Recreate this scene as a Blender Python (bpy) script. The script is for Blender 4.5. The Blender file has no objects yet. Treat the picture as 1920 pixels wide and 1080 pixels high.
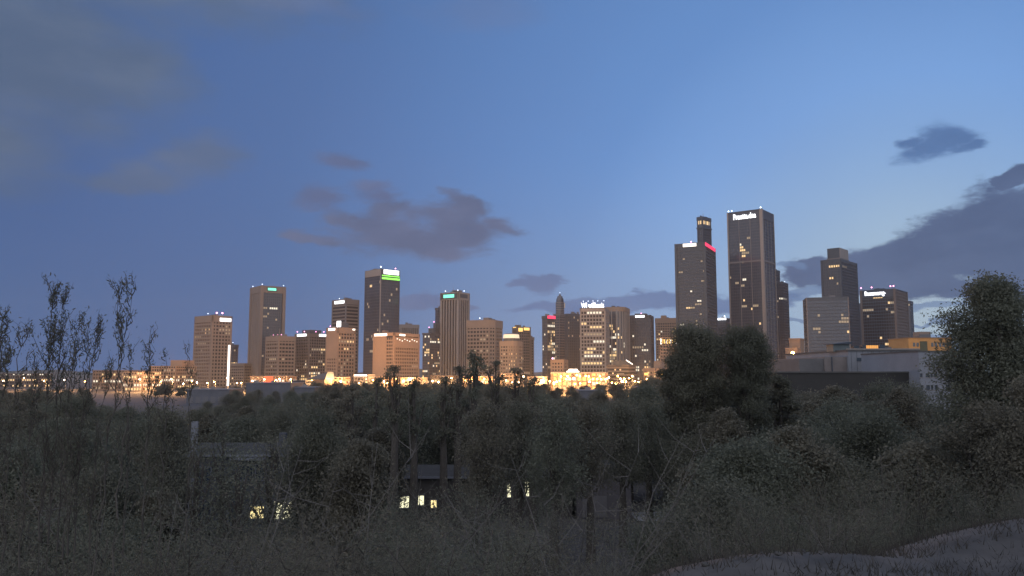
import bpy, math, random
import numpy as np
from mathutils import Vector, Matrix
R = math.radians
sc = bpy.context.scene
COL = sc.collection

# ------------------------------------------------------------------ camera
F_PX = 1493.0                      # focal length in pixels of the 1920 wide photograph
PITCH = math.atan((700 - 540) / F_PX)
CAM_Z = 16.0
cam_d = bpy.data.cameras.new('camera')
cam = bpy.data.objects.new('camera', cam_d)
COL.objects.link(cam)
cam.location = (0, 0, CAM_Z)
cam.rotation_euler = (R(90) + PITCH, 0, 0)
cam_d.sensor_width = 36.0
cam_d.lens = 36.0 * F_PX / 1920
cam_d.clip_start = 0.1
cam_d.clip_end = 40000
sc.camera = cam
sc.view_settings.view_transform = 'Standard'
sc.view_settings.look = 'None'
sc.view_settings.exposure = 0.0
sc.view_settings.gamma = 1.0
sc.render.use_compositing = False
sc.cycles.max_bounces = 6
sc.cycles.diffuse_bounces = 3
sc.cycles.glossy_bounces = 3
sc.cycles.transparent_max_bounces = 4
sc.cycles.sample_clamp_indirect = 4.0
sc.cycles.volume_bounces = 0

CP, SP = math.cos(PITCH), math.sin(PITCH)
def slopes(px, py):
    cx, cy = (px - 960) / F_PX, (540 - py) / F_PX
    d = CP - cy * SP
    return cx / d, (SP + cy * CP) / d
def at(px, py, Y):
    a, b = slopes(px, py)
    return Vector((a * Y, Y, CAM_Z + b * Y))
def az_el(px, py):
    a, b = slopes(px, py)
    v = Vector((a, 1, b)).normalized()
    return math.degrees(math.atan2(v.x, v.y)), math.degrees(math.asin(v.z))
def lin(r, g, b):
    return tuple(((c / 255) / 12.92 if c <= 10 else (((c / 255) + .055) / 1.055) ** 2.4) for c in (r, g, b)) + (1,)

# ------------------------------------------------------------------ sky
HAZE = 0.85e-4                      # density of the evening air per metre
SUN_AZ, SUN_EL = 27.0, -3.0        # the sun has set, behind the right of the skyline
w = bpy.data.worlds.new('World')
sc.world = w
w.use_nodes = True
nt = w.node_tree
nt.nodes.clear()
def N(t, **k):
    n = nt.nodes.new(t)
    for a, b in k.items():
        setattr(n, a, b)
    return n
def math_(op, a, b=None, c=None, clamp=False):
    n = N('ShaderNodeMath', operation=op)
    n.use_clamp = clamp
    for i, v in enumerate((a, b, c)):
        if v is None: continue
        if isinstance(v, (int, float)): n.inputs[i].default_value = v
        else: nt.links.new(v, n.inputs[i])
    return n.outputs[0]
def vmath(op, a, b):
    n = N('ShaderNodeVectorMath', operation=op)
    for i, v in enumerate((a, b)):
        if isinstance(v, (tuple, list)): n.inputs[i].default_value = v
        elif v is not None: nt.links.new(v, n.inputs[i])
    return n
def mixc(f, a, b):
    n = N('ShaderNodeMix', data_type='RGBA')
    for s, v in ((n.inputs[0], f), (n.inputs[6], a), (n.inputs[7], b)):
        if isinstance(v, (int, float, tuple)): s.default_value = v
        else: nt.links.new(v, s)
    return n.outputs[2]
def smooth(v, lo, hi, top=1.0):
    n = N('ShaderNodeMapRange', interpolation_type='SMOOTHSTEP')
    nt.links.new(v, n.inputs[0])
    n.inputs[1].default_value = lo; n.inputs[2].default_value = hi
    n.inputs[3].default_value = 0; n.inputs[4].default_value = top
    return n.outputs[0]
tc = N('ShaderNodeTexCoord')
D = vmath('NORMALIZE', tc.outputs['Generated'], None).outputs[0]
sep = N('ShaderNodeSeparateXYZ'); nt.links.new(D, sep.inputs[0])
AZ = math_('MULTIPLY', math_('ARCTAN2', sep.outputs[0], sep.outputs[1]), 180 / math.pi)
EL = math_('MULTIPLY', math_('ARCSINE', sep.outputs[2]), 180 / math.pi)
g = Vector((math.sin(R(SUN_AZ)), math.cos(R(SUN_AZ)), math.tan(R(3)))).normalized()
dotg = vmath('DOT_PRODUCT', D, tuple(g)).outputs['Value']
ang = math_('MULTIPLY', math_('ARCCOSINE', dotg), 1 / math.pi)
ramp = N('ShaderNodeValToRGB')
nt.links.new(ang, ramp.inputs[0])
stops = [(0, (186, 206, 218)), (5, (166, 196, 224)), (10, (145, 183, 228)), (16, (126, 171, 230)), (23, (104, 149, 210)), (32, (93, 135, 194)),
         (44, (78, 115, 170)), (58, (67, 100, 154)), (90, (68, 92, 138)), (180, (66, 86, 128))]
cr = ramp.color_ramp
while len(cr.elements) < len(stops): cr.elements.new(0.5)
for e, (a, c) in zip(cr.elements, stops):
    e.position = a / 180
for e, (a, c) in zip(cr.elements, stops):
    e.position = a / 180; e.color = lin(*c)
sky = N('ShaderNodeTexSky', sky_type='NISHITA')
sky.sun_disc = False
sky.sun_elevation = R(SUN_EL); sky.sun_rotation = R(SUN_AZ)
sky.altitude = 50
nish = vmath('SCALE', sky.outputs[0], None); nish.inputs[3].default_value = 0.10
base = mixc(0.06, ramp.outputs[0], nish.outputs[0])
# the low air is greyer all round
hz = smooth(EL, 17.0, -1.0, 0.6)
base = mixc(hz, base, mixc(smooth(AZ, -20, 26), lin(66, 102, 150), lin(176, 196, 212)))
# slow unevenness of the air
bign = N('ShaderNodeTexNoise'); bign.inputs['Scale'].default_value = 2.2; bign.inputs['Detail'].default_value = 3
nt.links.new(D, bign.inputs['Vector'])
base = mixc(smooth(bign.outputs[0], .35, .75, .16), base, lin(92, 110, 160))
# clouds: places on the sky in degrees of azimuth and elevation, edges broken by noise
st = vmath('MULTIPLY', D, (1.0, 1.0, 2.6)).outputs[0]
nz = N('ShaderNodeTexNoise'); nz.inputs['Scale'].default_value = 19; nz.inputs['Detail'].default_value = 9; nz.inputs['Roughness'].default_value = .62
nt.links.new(st, nz.inputs['Vector'])
nz2 = N('ShaderNodeTexNoise'); nz2.inputs['Scale'].default_value = 9; nz2.inputs['Detail'].default_value = 6; nz2.inputs['Roughness'].default_value = .6
nt.links.new(vmath('ADD', st, (3.1, 7.7, 1.3)).outputs[0], nz2.inputs['Vector'])
pv = N('ShaderNodeCombineXYZ'); nt.links.new(AZ, pv.inputs[0]); nt.links.new(EL, pv.inputs[1])
wob = vmath('SUBTRACT', nz2.outputs['Color'], (.5, .5, .5)).outputs[0]
wob = vmath('MULTIPLY', wob, (6.0, 3.2, 0)).outputs[0]
PV = vmath('ADD', pv.outputs[0], wob).outputs[0]
def ellipse(px, py, rx, ry, rot=0):
    a, e = az_el(px, py)
    a2, _ = az_el(px + rx, py); _, e2 = az_el(px, py - ry)
    m = N('ShaderNodeMapping', vector_type='TEXTURE')
    m.inputs[1].default_value = (a, e, 0); m.inputs[2].default_value = (0, 0, R(rot))
    m.inputs[3].default_value = (abs(a2 - a), abs(e2 - e), 1)
    nt.links.new(PV, m.inputs[0])
    return math_('SUBTRACT', 1.0, vmath('LENGTH', m.outputs[0], None).outputs['Value'])
def union(vs):
    v = vs[0]
    for u in vs[1:]: v = math_('MAXIMUM', v, u)
    return v
def cloud(base, shapes, lo, hi, op, col_a, col_b, amp=1.5):
    v = union([ellipse(*s) for s in shapes])
    v = math_('ADD', v, math_('MULTIPLY', math_('SUBTRACT', nz.outputs[0], .5), amp))
    cc = mixc(smooth(nz2.outputs[0], .32, .68), lin(*col_a), lin(*col_b))
    return mixc(smooth(v, lo, hi, op), base, cc)
# thin veil, upper left
base = cloud(base, [(60, 90, 330, 230, 0), (-60, 260, 220, 160, 0), (230, 130, 180, 120, 0), (300, -60, 420, 130, 0), (-300, 60, 420, 300, 0)], -.15, .75, .75, (86, 103, 126), (98, 113, 134), .7)
base = cloud(base, [(260, 335, 130, 42, 10), (370, 290, 120, 48, 14), (200, 350, 90, 26, 0)], -.1, .8, .62, (90, 105, 128), (102, 115, 136), .8)
base = cloud(base, [(900, 20, 180, 50, 0), (560, 10, 160, 40, 0)], 0, .9, .35, (102, 117, 154), (106, 125, 166), .8)
# the broken cloud in the middle
base = cloud(base, [(730, 428, 110, 46, 0), (850, 440, 130, 36, 4), (690, 420, 70, 38, 0), (600, 447, 50, 16, 0), (800, 470, 120, 30, -3), (870, 392, 62, 26, -22), (930, 425, 55, 22, -15),
                    (850, 412, 84, 36, -8), (720, 404, 64, 34, 0), (640, 410, 40, 24, 0), (775, 455, 150, 40, 0)], -.2, .6, .94, (85, 99, 132), (97, 109, 142))
base = cloud(base, [(585, 370, 56, 28, 4), (697, 360, 54, 24, 4), (633, 298, 54, 22, 0)], -.2, .8, .85, (88, 102, 139), (101, 114, 151))
base = cloud(base, [(1010, 530, 46, 26, -10), (975, 528, 26, 12, 0), (780, 568, 48, 20, 4), (860, 580, 34, 12, 0)], 0, .5, .72, (88, 105, 146), (98, 115, 156))
# dusky cloud upper right
base = cloud(base, [(1765, 262, 66, 36, 0), (1740, 285, 80, 22, 0), (1690, 272, 40, 16, 0), (1810, 280, 40, 16, 0)], -.15, .6, .92, (78, 111, 160), (86, 121, 172))
# the long bank on the right
base = cloud(base, [(1200, 566, 190, 17, 2), (1060, 576, 130, 13, 3), (1340, 572, 120, 20, 0), (1450, 560, 70, 14, 0)], -.02, .42, .85, (88, 113, 160), (98, 123, 168), .55)
base = cloud(base, [(1540, 510, 80, 32, 8), (1640, 505, 120, 50, 12), (1760, 470, 150, 74, 17), (1880, 440, 150, 105, 17), (2050, 430, 200, 160, 12), (1905, 340, 60, 26, 10), (1700, 535, 180, 30, 0), (1920, 520, 140, 60, 0), (2300, 470, 260, 140, 0)],
             -.04, .27, .96, (72, 91, 128), (84, 103, 140), .95)
base = cloud(base, [(1490, 505, 40, 10, 0), (1510, 550, 60, 12, 0), (1740, 575, 130, 9, 2), (1730, 605, 140, 4, 0), (1700, 638, 170, 11, 0), (1490, 600, 50, 4, 0), (1950, 600, 120, 10, 0)], -.02, .4, .75, (90, 117, 160), (110, 137, 176), .5)
gnd = mixc(smooth(EL, -.4, -1.2), base, (.02, .022, .025, 1))
bg = N('ShaderNodeBackground'); nt.links.new(gnd, bg.inputs[0]); bg.inputs[1].default_value = 1.0
wo = N('ShaderNodeOutputWorld'); nt.links.new(bg.outputs[0], wo.inputs[0])

# added fill from behind the camera for foliage and facades: a very wide lamp, so soft that it throws no visible shadows
sd = bpy.data.lights.new('fill_sun', 'SUN'); sd.energy = 2.3; sd.angle = R(160); sd.color = (1.0, .95, .91)
so = bpy.data.objects.new('fill_sun', sd); COL.objects.link(so)
so.rotation_euler = Vector((-.25, -1, .5)).to_track_quat('Z', 'Y').to_euler()

# ------------------------------------------------------------------ helpers
rng = random.Random(7)
MATS = {}
def mat(name, col, rough=.8, var=.25, scale=.15, emit=None, strength=1, spec=.5, metal=0, leaf=False, objvar=0):
    if name in MATS: return MATS[name]
    m = bpy.data.materials.new(name); m.use_nodes = True
    t = m.node_tree; b = t.nodes['Principled BSDF']
    b.inputs['Roughness'].default_value = rough
    b.inputs['Metallic'].default_value = metal
    b.inputs['Specular IOR Level'].default_value = spec
    if emit:
        b.inputs['Base Color'].default_value = (*col, 1)
        b.inputs['Emission Color'].default_value = (*emit, 1)
        b.inputs['Emission Strength'].default_value = strength
        m.cycles.emission_sampling = 'NONE'
    else:
        tcn = t.nodes.new('ShaderNodeTexCoord')
        n = t.nodes.new('ShaderNodeTexNoise'); n.inputs['Scale'].default_value = scale; n.inputs['Detail'].default_value = 6; n.inputs['Roughness'].default_value = .65
        t.links.new(tcn.outputs['Object'], n.inputs['Vector'])
        mr = t.nodes.new('ShaderNodeMapRange'); mr.inputs[1].default_value = .25; mr.inputs[2].default_value = .75
        mr.inputs[3].default_value = 1 - var; mr.inputs[4].default_value = 1 + var
        t.links.new(n.outputs[0], mr.inputs[0])
        val = mr.outputs[0]
        if objvar:
            oi = t.nodes.new('ShaderNodeObjectInfo')
            m2 = t.nodes.new('ShaderNodeMapRange'); m2.inputs[3].default_value = 1 - objvar; m2.inputs[4].default_value = 1 + objvar
            t.links.new(oi.outputs['Random'], m2.inputs[0])
            mu = t.nodes.new('ShaderNodeMath'); mu.operation = 'MULTIPLY'
            t.links.new(val, mu.inputs[0]); t.links.new(m2.outputs[0], mu.inputs[1]); val = mu.outputs[0]
        sca = t.nodes.new('ShaderNodeVectorMath'); sca.operation = 'SCALE'
        sca.inputs[0].default_value = col
        t.links.new(val, sca.inputs[3])
        t.links.new(sca.outputs[0], b.inputs['Base Color'])
        if leaf:
            tr = t.nodes.new('ShaderNodeBsdfTranslucent'); t.links.new(sca.outputs[0], tr.inputs[0])
            mx = t.nodes.new('ShaderNodeMixShader'); mx.inputs[0].default_value = .45
            t.links.new(b.outputs[0], mx.inputs[1]); t.links.new(tr.outputs[0], mx.inputs[2])
            t.links.new(mx.outputs[0], t.nodes['Material Output'].inputs[0])
    MATS[name] = m
    return m

class MB:
    def __init__(s): s.v, s.f = [], []
    def box(s, o, a, b, c):
        """a box from corner o along the vectors a, b, c"""
        o, a, b, c = map(Vector, (o, a, b, c))
        if a.cross(b).dot(c) < 0: a, b = b, a
        i = len(s.v)
        s.v += [o, o + a, o + a + b, o + b, o + c, o + a + c, o + a + b + c, o + b + c]
        s.f += [(i, i + 3, i + 2, i + 1), (i + 4, i + 5, i + 6, i + 7), (i, i + 1, i + 5, i + 4), (i + 1, i + 2, i + 6, i + 5), (i + 2, i + 3, i + 7, i + 6), (i + 3, i, i + 4, i + 7)]
        return s
    def abox(s, x0, x1, y0, y1, z0, z1):
        return s.box((x0, y0, z0), (x1 - x0, 0, 0), (0, y1 - y0, 0), (0, 0, z1 - z0))
    def prism(s, poly, z0, z1, top=None):
        i = len(s.v); n = len(poly)
        top = top or poly
        s.v += [Vector((p[0], p[1], z0)) for p in poly] + [Vector((p[0], p[1], z1)) for p in top]
        s.f += [tuple(range(i + n - 1, i - 1, -1)), tuple(range(i + n, i + 2 * n))]
        for k in range(n):
            s.f.append((i + k, i + (k + 1) % n, i + n + (k + 1) % n, i + n + k))
        return s
    def tube(s, pts, rads, n=5):
        i0 = len(s.v)
        pts = [Vector(p) for p in pts]
        for k, p in enumerate(pts):
            d = (pts[min(k + 1, len(pts) - 1)] - pts[max(k - 1, 0)]).normalized()
            q = Vector((1, 0, 0)) if abs(d.x) < .8 else Vector((0, 1, 0))
            u = d.cross(q).normalized(); v = d.cross(u)
            for j in range(n):
                t = 2 * math.pi * j / n
                s.v.append(p + (u * math.cos(t) + v * math.sin(t)) * rads[k])
        for k in range(len(pts) - 1):
            for j in range(n):
                a = i0 + k * n + j; b = i0 + k * n + (j + 1) % n
                s.f.append((a, a + n, b + n, b))
        s.f.append(tuple(i0 + j for j in range(n)))
        s.f.append(tuple(i0 + (len(pts) - 1) * n + j for j in reversed(range(n))))
        return s
    def ball(s, c, r, n=8, m=5, sq=1):
        i0 = len(s.v); c = Vector(c)
        for a in range(1, m):
            for b in range(n):
                t, p = math.pi * a / m, 2 * math.pi * b / n
                s.v.append(c + Vector((math.sin(t) * math.cos(p), math.sin(t) * math.sin(p), math.cos(t) * sq)) * r)
        s.v += [c + Vector((0, 0, r * sq)), c - Vector((0, 0, r * sq))]
        T, B = len(s.v) - 2, len(s.v) - 1
        for a in range(m - 2):
            for b in range(n):
                q = i0 + a * n + b; q2 = i0 + a * n + (b + 1) % n
                s.f.append((q, q + n, q2 + n, q2))
        for b in range(n):
            s.f.append((T, i0 + b, i0 + (b + 1) % n))
            s.f.append((B, i0 + (m - 2) * n + (b + 1) % n, i0 + (m - 2) * n + b))
        return s
    def mesh(s, name, m):
        me = bpy.data.meshes.new(name)
        me.from_pydata([tuple(v) for v in s.v], [], s.f)
        me.materials.append(m)
        me.update()
        return me
    def build(s, name, m, parent=None, kind=None):
        return link(name, s.mesh(name, m), parent, kind)
def link(name, me, parent=None, kind=None, loc=None):
    o = bpy.data.objects.new(name, me); COL.objects.link(o)
    if parent is not None: o.parent = parent
    if kind: o['kind'] = kind
    if loc is not None: o.location = loc
    return o
def tag(o, label, cat, group=None):
    o['label'] = label; o['category'] = cat
    if group: o['group'] = group
    return o
def empty(name, loc, rz=0):
    o = bpy.data.objects.new(name, None); COL.objects.link(o)
    o.location = loc; o.rotation_euler = (0, 0, rz); o.empty_display_size = .5
    return o
def copy_tree(src, loc, rz=0, scale=None, label=None, group=None):
    c = src.copy(); COL.objects.link(c); c.location = loc; c.rotation_euler = (0, 0, rz)
    if scale is not None: c.scale = scale
    if label: c['label'] = label
    if group: c['group'] = group
    for ch in list(src.children):
        k = ch.copy(); COL.objects.link(k); k.parent = c
        for gch in ch.children:
            q = gch.copy(); COL.objects.link(q); q.parent = k
    return c

# ------------------------------------------------------------------ materials
M_tan = mat('tan concrete', (.20, .163, .142), .85, .12, .05)
M_salmon = mat('salmon stone', (.28, .195, .145), .85, .10, .05)
M_light = mat('pale concrete', (.25, .23, .22), .8, .10, .05)
M_grey = mat('grey concrete', (.15, .148, .158), .85, .12, .05)
M_brown = mat('brown stone', (.12, .10, .092), .75, .12, .05)
M_dark = mat('dark metal cladding', (.038, .054, .078), .6, .15, .05)
M_char = mat('charcoal panels', (.038, .060, .086), .7, .15, .05)
M_glass = mat('dark tower glass', (.038, .054, .082), .16, .3, .09, spec=.6)
M_pane = mat('deep window glass', (.016, .017, .022), .2, .3, .09, spec=.35)
M_glass2 = mat('blue tower glass', (.036, .056, .084), .14, .35, .09, spec=.8)
M_roof = mat('roof gravel', (.09, .09, .09), .95, .2, .3)
M_white = mat('white painted wall', (.215, .23, .265), .85, .14, .25)
M_asphalt = mat('asphalt', (.055, .055, .06), .9, .25, .2)
M_pole = mat('galvanised steel', (.25, .25, .26), .5, .1, 1, metal=.6)
E_warm = mat('warm window light', (.1, .1, .1), emit=(1, .66, .30), strength=1.15)
E_soft = mat('dim window light', (.1, .1, .1), emit=(1, .74, .46), strength=.33)
E_white = mat('white window light', (.1, .1, .1), emit=(1, .90, .70), strength=1.1)
E_sign = mat('white sign light', (.8, .8, .8), emit=(.93, .97, 1), strength=2.4)
E_warmsign = mat('warm white sign light', (.8, .8, .8), emit=(1, .92, .80), strength=1.8)
E_green = mat('green strip light', (.1, .4, .1), emit=(.30, 1, .10), strength=1.6)
E_teal = mat('teal sign light', (.1, .4, .3), emit=(.22, 1, .72), strength=1.2)
E_red = mat('red strip light', (.4, .05, .1), emit=(1, .04, .13), strength=1.3)
E_pink = mat('beacon light', (.4, .1, .2), emit=(1, .35, .62), strength=5)
E_blue = mat('pale rooftop light', (.4, .4, .5), emit=(.75, .85, 1), strength=4)
E_gold = mat('gold flood light', (.4, .3, .1), emit=(1, .60, .17), strength=1.5)
E_lamp = mat('sodium lamp', (.4, .3, .1), emit=(1, .60, .18), strength=4)
E_lampw = mat('white street lamp glass', (.4, .4, .4), emit=(1, .9, .72), strength=6)
E_house = mat('house window light', (.2, .2, .1), emit=(1, .80, .36), strength=1.5)
E_housew = mat('pale house window light', (.2, .2, .1), emit=(1, .95, .62), strength=1.3)
LIT = {'g': E_gold, 'w': E_warm, 's': E_soft, 'c': E_white}

# ------------------------------------------------------------------ ground
def hill(x, y):
    t = y - (6.4 + .47 * x if x > -4 else 4.5 + .1 * (x + 4))
    t += .12 * math.sin(x * .9) + .08 * math.sin(x * 2.3 + 1)
    if t <= -.6: h = 14.3
    else: h = 14.3 - .46 * (math.sqrt((t) ** 2 + .8) + t) * .5 * 1.06 + .2
    h += .12 * math.sin(x * 1.3 + y * .7) * min(1, max(0, y) / 6)
    if h < 1.0: h = 1.0 * math.exp((h - 1.0) / 3.0)
    return h
M_ground = mat('dry hillside grass and soil', (.058, .056, .055), .95, .6, 1.6)
xs = sorted(set([-2600, -1800, -1200, -800, -500, -300, -200, -150, -110, -80] + [x for x in range(-60, 61, 2)] + [v * .5 for v in range(-24, 33)] + [80, 110, 150, 200, 300, 500, 800, 1200, 1800, 2600]))
ys = sorted(set([-60, -40, -25, -15, -8, -4, -2] + [v * .4 for v in range(0, 60)] + [24 + 2 * k for k in range(0, 30)] + [90, 110, 140, 180, 240, 320, 420, 560, 760, 1000, 1300, 1700, 2200, 2700]))
gm = MB()
for yy in ys:
    for xx in xs:
        fx = xx * (1 if yy < 1000 else 1 + (yy - 1000) / 1500)
        gm.v.append(Vector((fx, yy, hill(xx, yy))))
nx = len(xs)
for j in range(len(ys) - 1):
    for i in range(nx - 1):
        a = j * nx + i
        gm.f.append((a, a + 1, a + nx + 1, a + nx))
ground = gm.build('ground', M_ground, kind='structure')
for p in ground.data.polygons: p.use_smooth = True

def sheet(name, m, x0, x1, y0, y1, z):
    b = MB(); b.v = [Vector(p) for p in ((x0, y0, z), (x1, y0, z), (x1, y1, z), (x0, y1, z))]; b.f = [(0, 1, 2, 3)]
    return b.build(name, m, kind='structure')
sheet('road', M_asphalt, -700, 700, 700, 722, .03)
sheet('car_park', mat('old grey asphalt', (.05, .052, .062), .9, .2, .1), -330, -150, 400, 640, .03)
sheet('driveway', mat('pale driveway concrete', (.26, .27, .29), .9, .15, .5), 13.6, 18.2, 89, 94.5, .03)
# far low hills closing the horizon
hm = MB()
for (x0, x1, Y, h0) in ((-3600, 3600, 2450, 34),):
    n = 60
    for k in range(n + 1):
        x = x0 + (x1 - x0) * k / n
        hh = h0 * (.45 + .3 * math.sin(k * .5) + .25 * math.sin(k * 1.37 + 2))
        hm.v += [Vector((x, Y, -5)), Vector((x, Y + 90, max(15, hh))), Vector((x, Y + 240, -5))]
    for k in range(n):
        a = 3 * k
        hm.f += [(a, a + 3, a + 4, a + 1), (a + 1, a + 4, a + 5, a + 2)]
hm.build('hills', mat('far hillside', (.05, .06, .06), .95, .2, .002), kind='structure')

# ------------------------------------------------------------------ the evening air
hzm = bpy.data.materials.new('evening haze'); hzm.use_nodes = True
hzm.node_tree.nodes.clear()
pvn = hzm.node_tree.nodes.new('ShaderNodeVolumePrincipled'); hon = hzm.node_tree.nodes.new('ShaderNodeOutputMaterial')
pvn.inputs['Color'].default_value = (.92, .94, 1, 1); pvn.inputs['Density'].default_value = HAZE; pvn.inputs['Anisotropy'].default_value = .25
hzm.node_tree.links.new(pvn.outputs[0], hon.inputs['Volume'])
hb = MB().abox(-4200, 4200, -75, 2740, -6.5, 262).build('haze', hzm, kind='stuff')

# ------------------------------------------------------------------ towers
TOWERS = []
class Tower:
    """A building whose near corner, left edge and right edge are given by sight lines; floor plan a rectangle unless poly is given."""
    def __init__(s, name, label, xl, xc, xr, yt, Y, th=35, depth=None, cat='building', group=None, zb=0.0):
        s.th = R(th)
        ex = Vector((math.cos(s.th), -math.sin(s.th), 0)); ey = Vector((math.sin(s.th), math.cos(s.th), 0))
        c = at(xc, yt, Y)
        s.H = c.z - zb
        sl, _ = slopes(xl, yt); sr, _ = slopes(xr, yt)
        s.wl = (sl * c.y - c.x) / (-ex.x - sl * -ex.y)
        s.wr = depth if depth else (sr * c.y - c.x) / (ey.x - sr * ey.y)
        s.root = empty(name, (c.x, c.y, zb), -s.th)
        tag(s.root, label, cat, group)
        TOWERS.append(s)
        if not (2 < s.wl < 120 and 2 < s.wr < 90): print('PLAN?', label, round(s.wl, 1), round(s.wr, 1))
        s.Y = Y
        s.poly = [(-s.wl, 0), (0, 0), (0, s.wr), (-s.wl, s.wr)]
        s.z0 = 0
    def zof(s, py, Y=None):
        return at(960, py, Y or s.Y).z - s.root.location.z
    def core(s, m, z1=None, name='glazing'):
        return MB().prism(s.poly, -1, (z1 or s.H) - .3).build(name, m, s.root)
    def edge(s, i):
        p0 = Vector((*s.poly[i], 0)); p1 = Vector((*s.poly[(i + 1) % len(s.poly)], 0))
        d = p1 - p0; L = d.length; d.normalize()
        return p0, d, Vector((d.y, -d.x, 0)), L
    def clad(s, m, faces=None, sp=3.2, fh=3.4, pw=.9, sh=1.2, dep=.5, z0=0, z1=None, name='cladding', big=0, bigw=1.6):
        z1 = z1 or s.H
        b = MB()
        nf = max(1, round((z1 - z0) / fh)); fh = (z1 - z0) / nf
        s.grid = getattr(s, 'grid', {})
        for i in (faces if faces is not None else range(len(s.poly))):
            p0, d, n, L = s.edge(i)
            nc = max(1, round(L / sp)); w = L / nc
            if sh > 0:
                for k in range(nf):
                    b.box(p0 + Vector((0, 0, z0 + k * fh)), d * L, n * dep, (0, 0, sh))
            if pw > 0:
                for k in range(nc + 1):
                    q = bigw if big and k % big == 0 else pw
                    o = min(max(k * w - q / 2, 0), L - q)
                    b.box(p0 + d * o + Vector((0, 0, z0)), d * q, n * (dep + (.35 if q != pw else .04)), (0, 0, z1 - z0))
            s.grid[i] = (nc, w, nf, fh, pw, sh, z0)
        return b.build(name, m, s.root, 'stuff')
    def corners(s, m, r=1.0, z1=None, name='corner_pier', which=None):
        for k, p in enumerate(s.poly):
            if which is not None and k not in which: continue
            MB().abox(p[0] - r, p[0] + r, p[1] - r, p[1] + r, -.5, z1 or s.H).build(name, m, s.root)
    def crown(s, m, h, grow=.7, name='parapet', z=None):
        z = s.H if z is None else z
        cx = sum(p[0] for p in s.poly) / len(s.poly); cy = sum(p[1] for p in s.poly) / len(s.poly)
        def g_(p):
            v = Vector((p[0] - cx, p[1] - cy)); 
            return (cx + v.x + math.copysign(grow, v.x), cy + v.y + math.copysign(grow, v.y))
        return MB().prism([g_(p) for p in s.poly], z - h, z).build(name, m, s.root)
    def penthouse(s, u0, u1, v0, v1, h, m, name='penthouse'):
        """on the roof, as fractions of the plan from its left-front corner"""
        return MB().abox(-s.wl * (1 - u0), -s.wl * (1 - u1), s.wr * v0, s.wr * v1, s.H - .5, s.H + h).build(name, m, s.root)
    def panel(s, i, u0, u1, z0, z1, m, dep=1.1, name='sign', thick=.35):
        p0, d, n, L = s.edge(i)
        return MB().box(p0 + d * (u0 * L) + n * dep + Vector((0, 0, z0)), d * ((u1 - u0) * L), n * thick, (0, 0, z1 - z0)).build(name, m, s.root)
    def lit(s, i, cells, kind='w'):
        nc, w, nf, fh, pw, sh, z0 = s.grid[i]
        p0, d, n, L = s.edge(i)
        gw = max(w - pw, .5) if pw > 0 else w
        gh = max(fh - sh, .6) if sh > 0 else fh * .7
        me = MB().box((0, 0, 0), d * gw * .92, n * .12, (0, 0, gh * .9)).mesh('lit_window', LIT[kind])
        for (c, r) in cells:
            c = min(max(int(c), 0), nc - 1); r = min(max(int(r), 0), nf - 1)
            link('lit_window', me, s.root, loc=p0 + d * (c * w + pw / 2 + gw * .04) + n * .03 + Vector((0, 0, z0 + r * fh + sh + gh * .04)))
    def lit_random(s, i, n, seed, kinds='wsc', lo=0, hi=1, runs=.4):
        rr = random.Random(seed)
        nc, w, nf = s.grid[i][:3]
        n = int(n * .8) + 1; got = {k: set() for k in kinds}; seen = set()
        while sum(map(len, got.values())) < n:
            r = rr.randint(int(lo * nf), max(int(lo * nf), int(hi * nf) - 1)); c = rr.randrange(nc); k = rr.choice(kinds)
            for q in range(rr.choice((2, 3, 4, 5)) if rr.random() < runs else 1):
                if c + q < nc and (c + q, r) not in seen: seen.add((c + q, r)); got[k].add((c + q, r))
            if len(seen) >= nc * nf * .8: break
        for k, v in got.items():
            if v: s.lit(i, sorted(v), k)
    def row(s, i, fz, u0, u1, kind='w', skip=0, seed=1):
        """a lit run of one floor; fz the height as a fraction"""
        rr = random.Random(seed)
        nc, w, nf = s.grid[i][:3]
        s.lit(i, [(c, int(fz * nf)) for c in range(int(u0 * nc), max(int(u0 * nc) + 1, int(u1 * nc))) if rr.random() >= skip], kind)
    def beacon(s, u, v, m=None, h=2.5, r=1.0, z=None):
        x, y, z = -s.wl * (1 - u), s.wr * v, (s.H if z is None else z)
        mast = MB().tube([(x, y, z - .5), (x, y, z + h)], [.18, .14]).build('mast', M_pole, s.root)
        MB().ball((x, y, z + h + r * .7), r).build('beacon_light', m or E_pink, mast)
    def text(s, i, body, u0, u1, z0, z1, m, dep=1.0, name='sign_lettering', slope=0):
        cu = bpy.data.curves.new('lettering', 'FONT'); cu.body = body; cu.extrude = .12; cu.offset = .025
        ob = bpy.data.objects.new('lettering', cu); COL.objects.link(ob)
        bpy.context.view_layer.update()
        me = bpy.data.meshes.new_from_object(ob.evaluated_get(bpy.context.evaluated_depsgraph_get()))
        bpy.data.objects.remove(ob)
        co = np.empty(len(me.vertices) * 3, 'f'); me.vertices.foreach_get('co', co); co = co.reshape(-1, 3)
        mn, mx = co.min(0), co.max(0)
        p0, d, n, L = s.edge(i)
        out = np.empty_like(co)
        for k in range(len(co)):
            f = (co[k] - mn) / np.maximum(mx - mn, 1e-6)
            P = p0 + d * ((u0 + (u1 - u0) * f[0]) * L) + n * (dep + .5 * f[2]) + Vector((0, 0, z0 + (z1 - z0) * f[1]))
            out[k] = P
        me.vertices.foreach_set('co', out.ravel()); me.update()
        me.materials.clear(); me.materials.append(m)
        return link(name, me, s.root)
    def rooftop(s, seed, n=4, m=None):
        rr = random.Random(seed)
        for _ in range(n):
            u, v = rr.uniform(.1, .75), rr.uniform(.1, .7)
            s.penthouse(u, u + rr.uniform(.08, .2), v, v + rr.uniform(.1, .25), rr.uniform(1.2, 3), m or M_grey, 'rooftop_unit')

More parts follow.
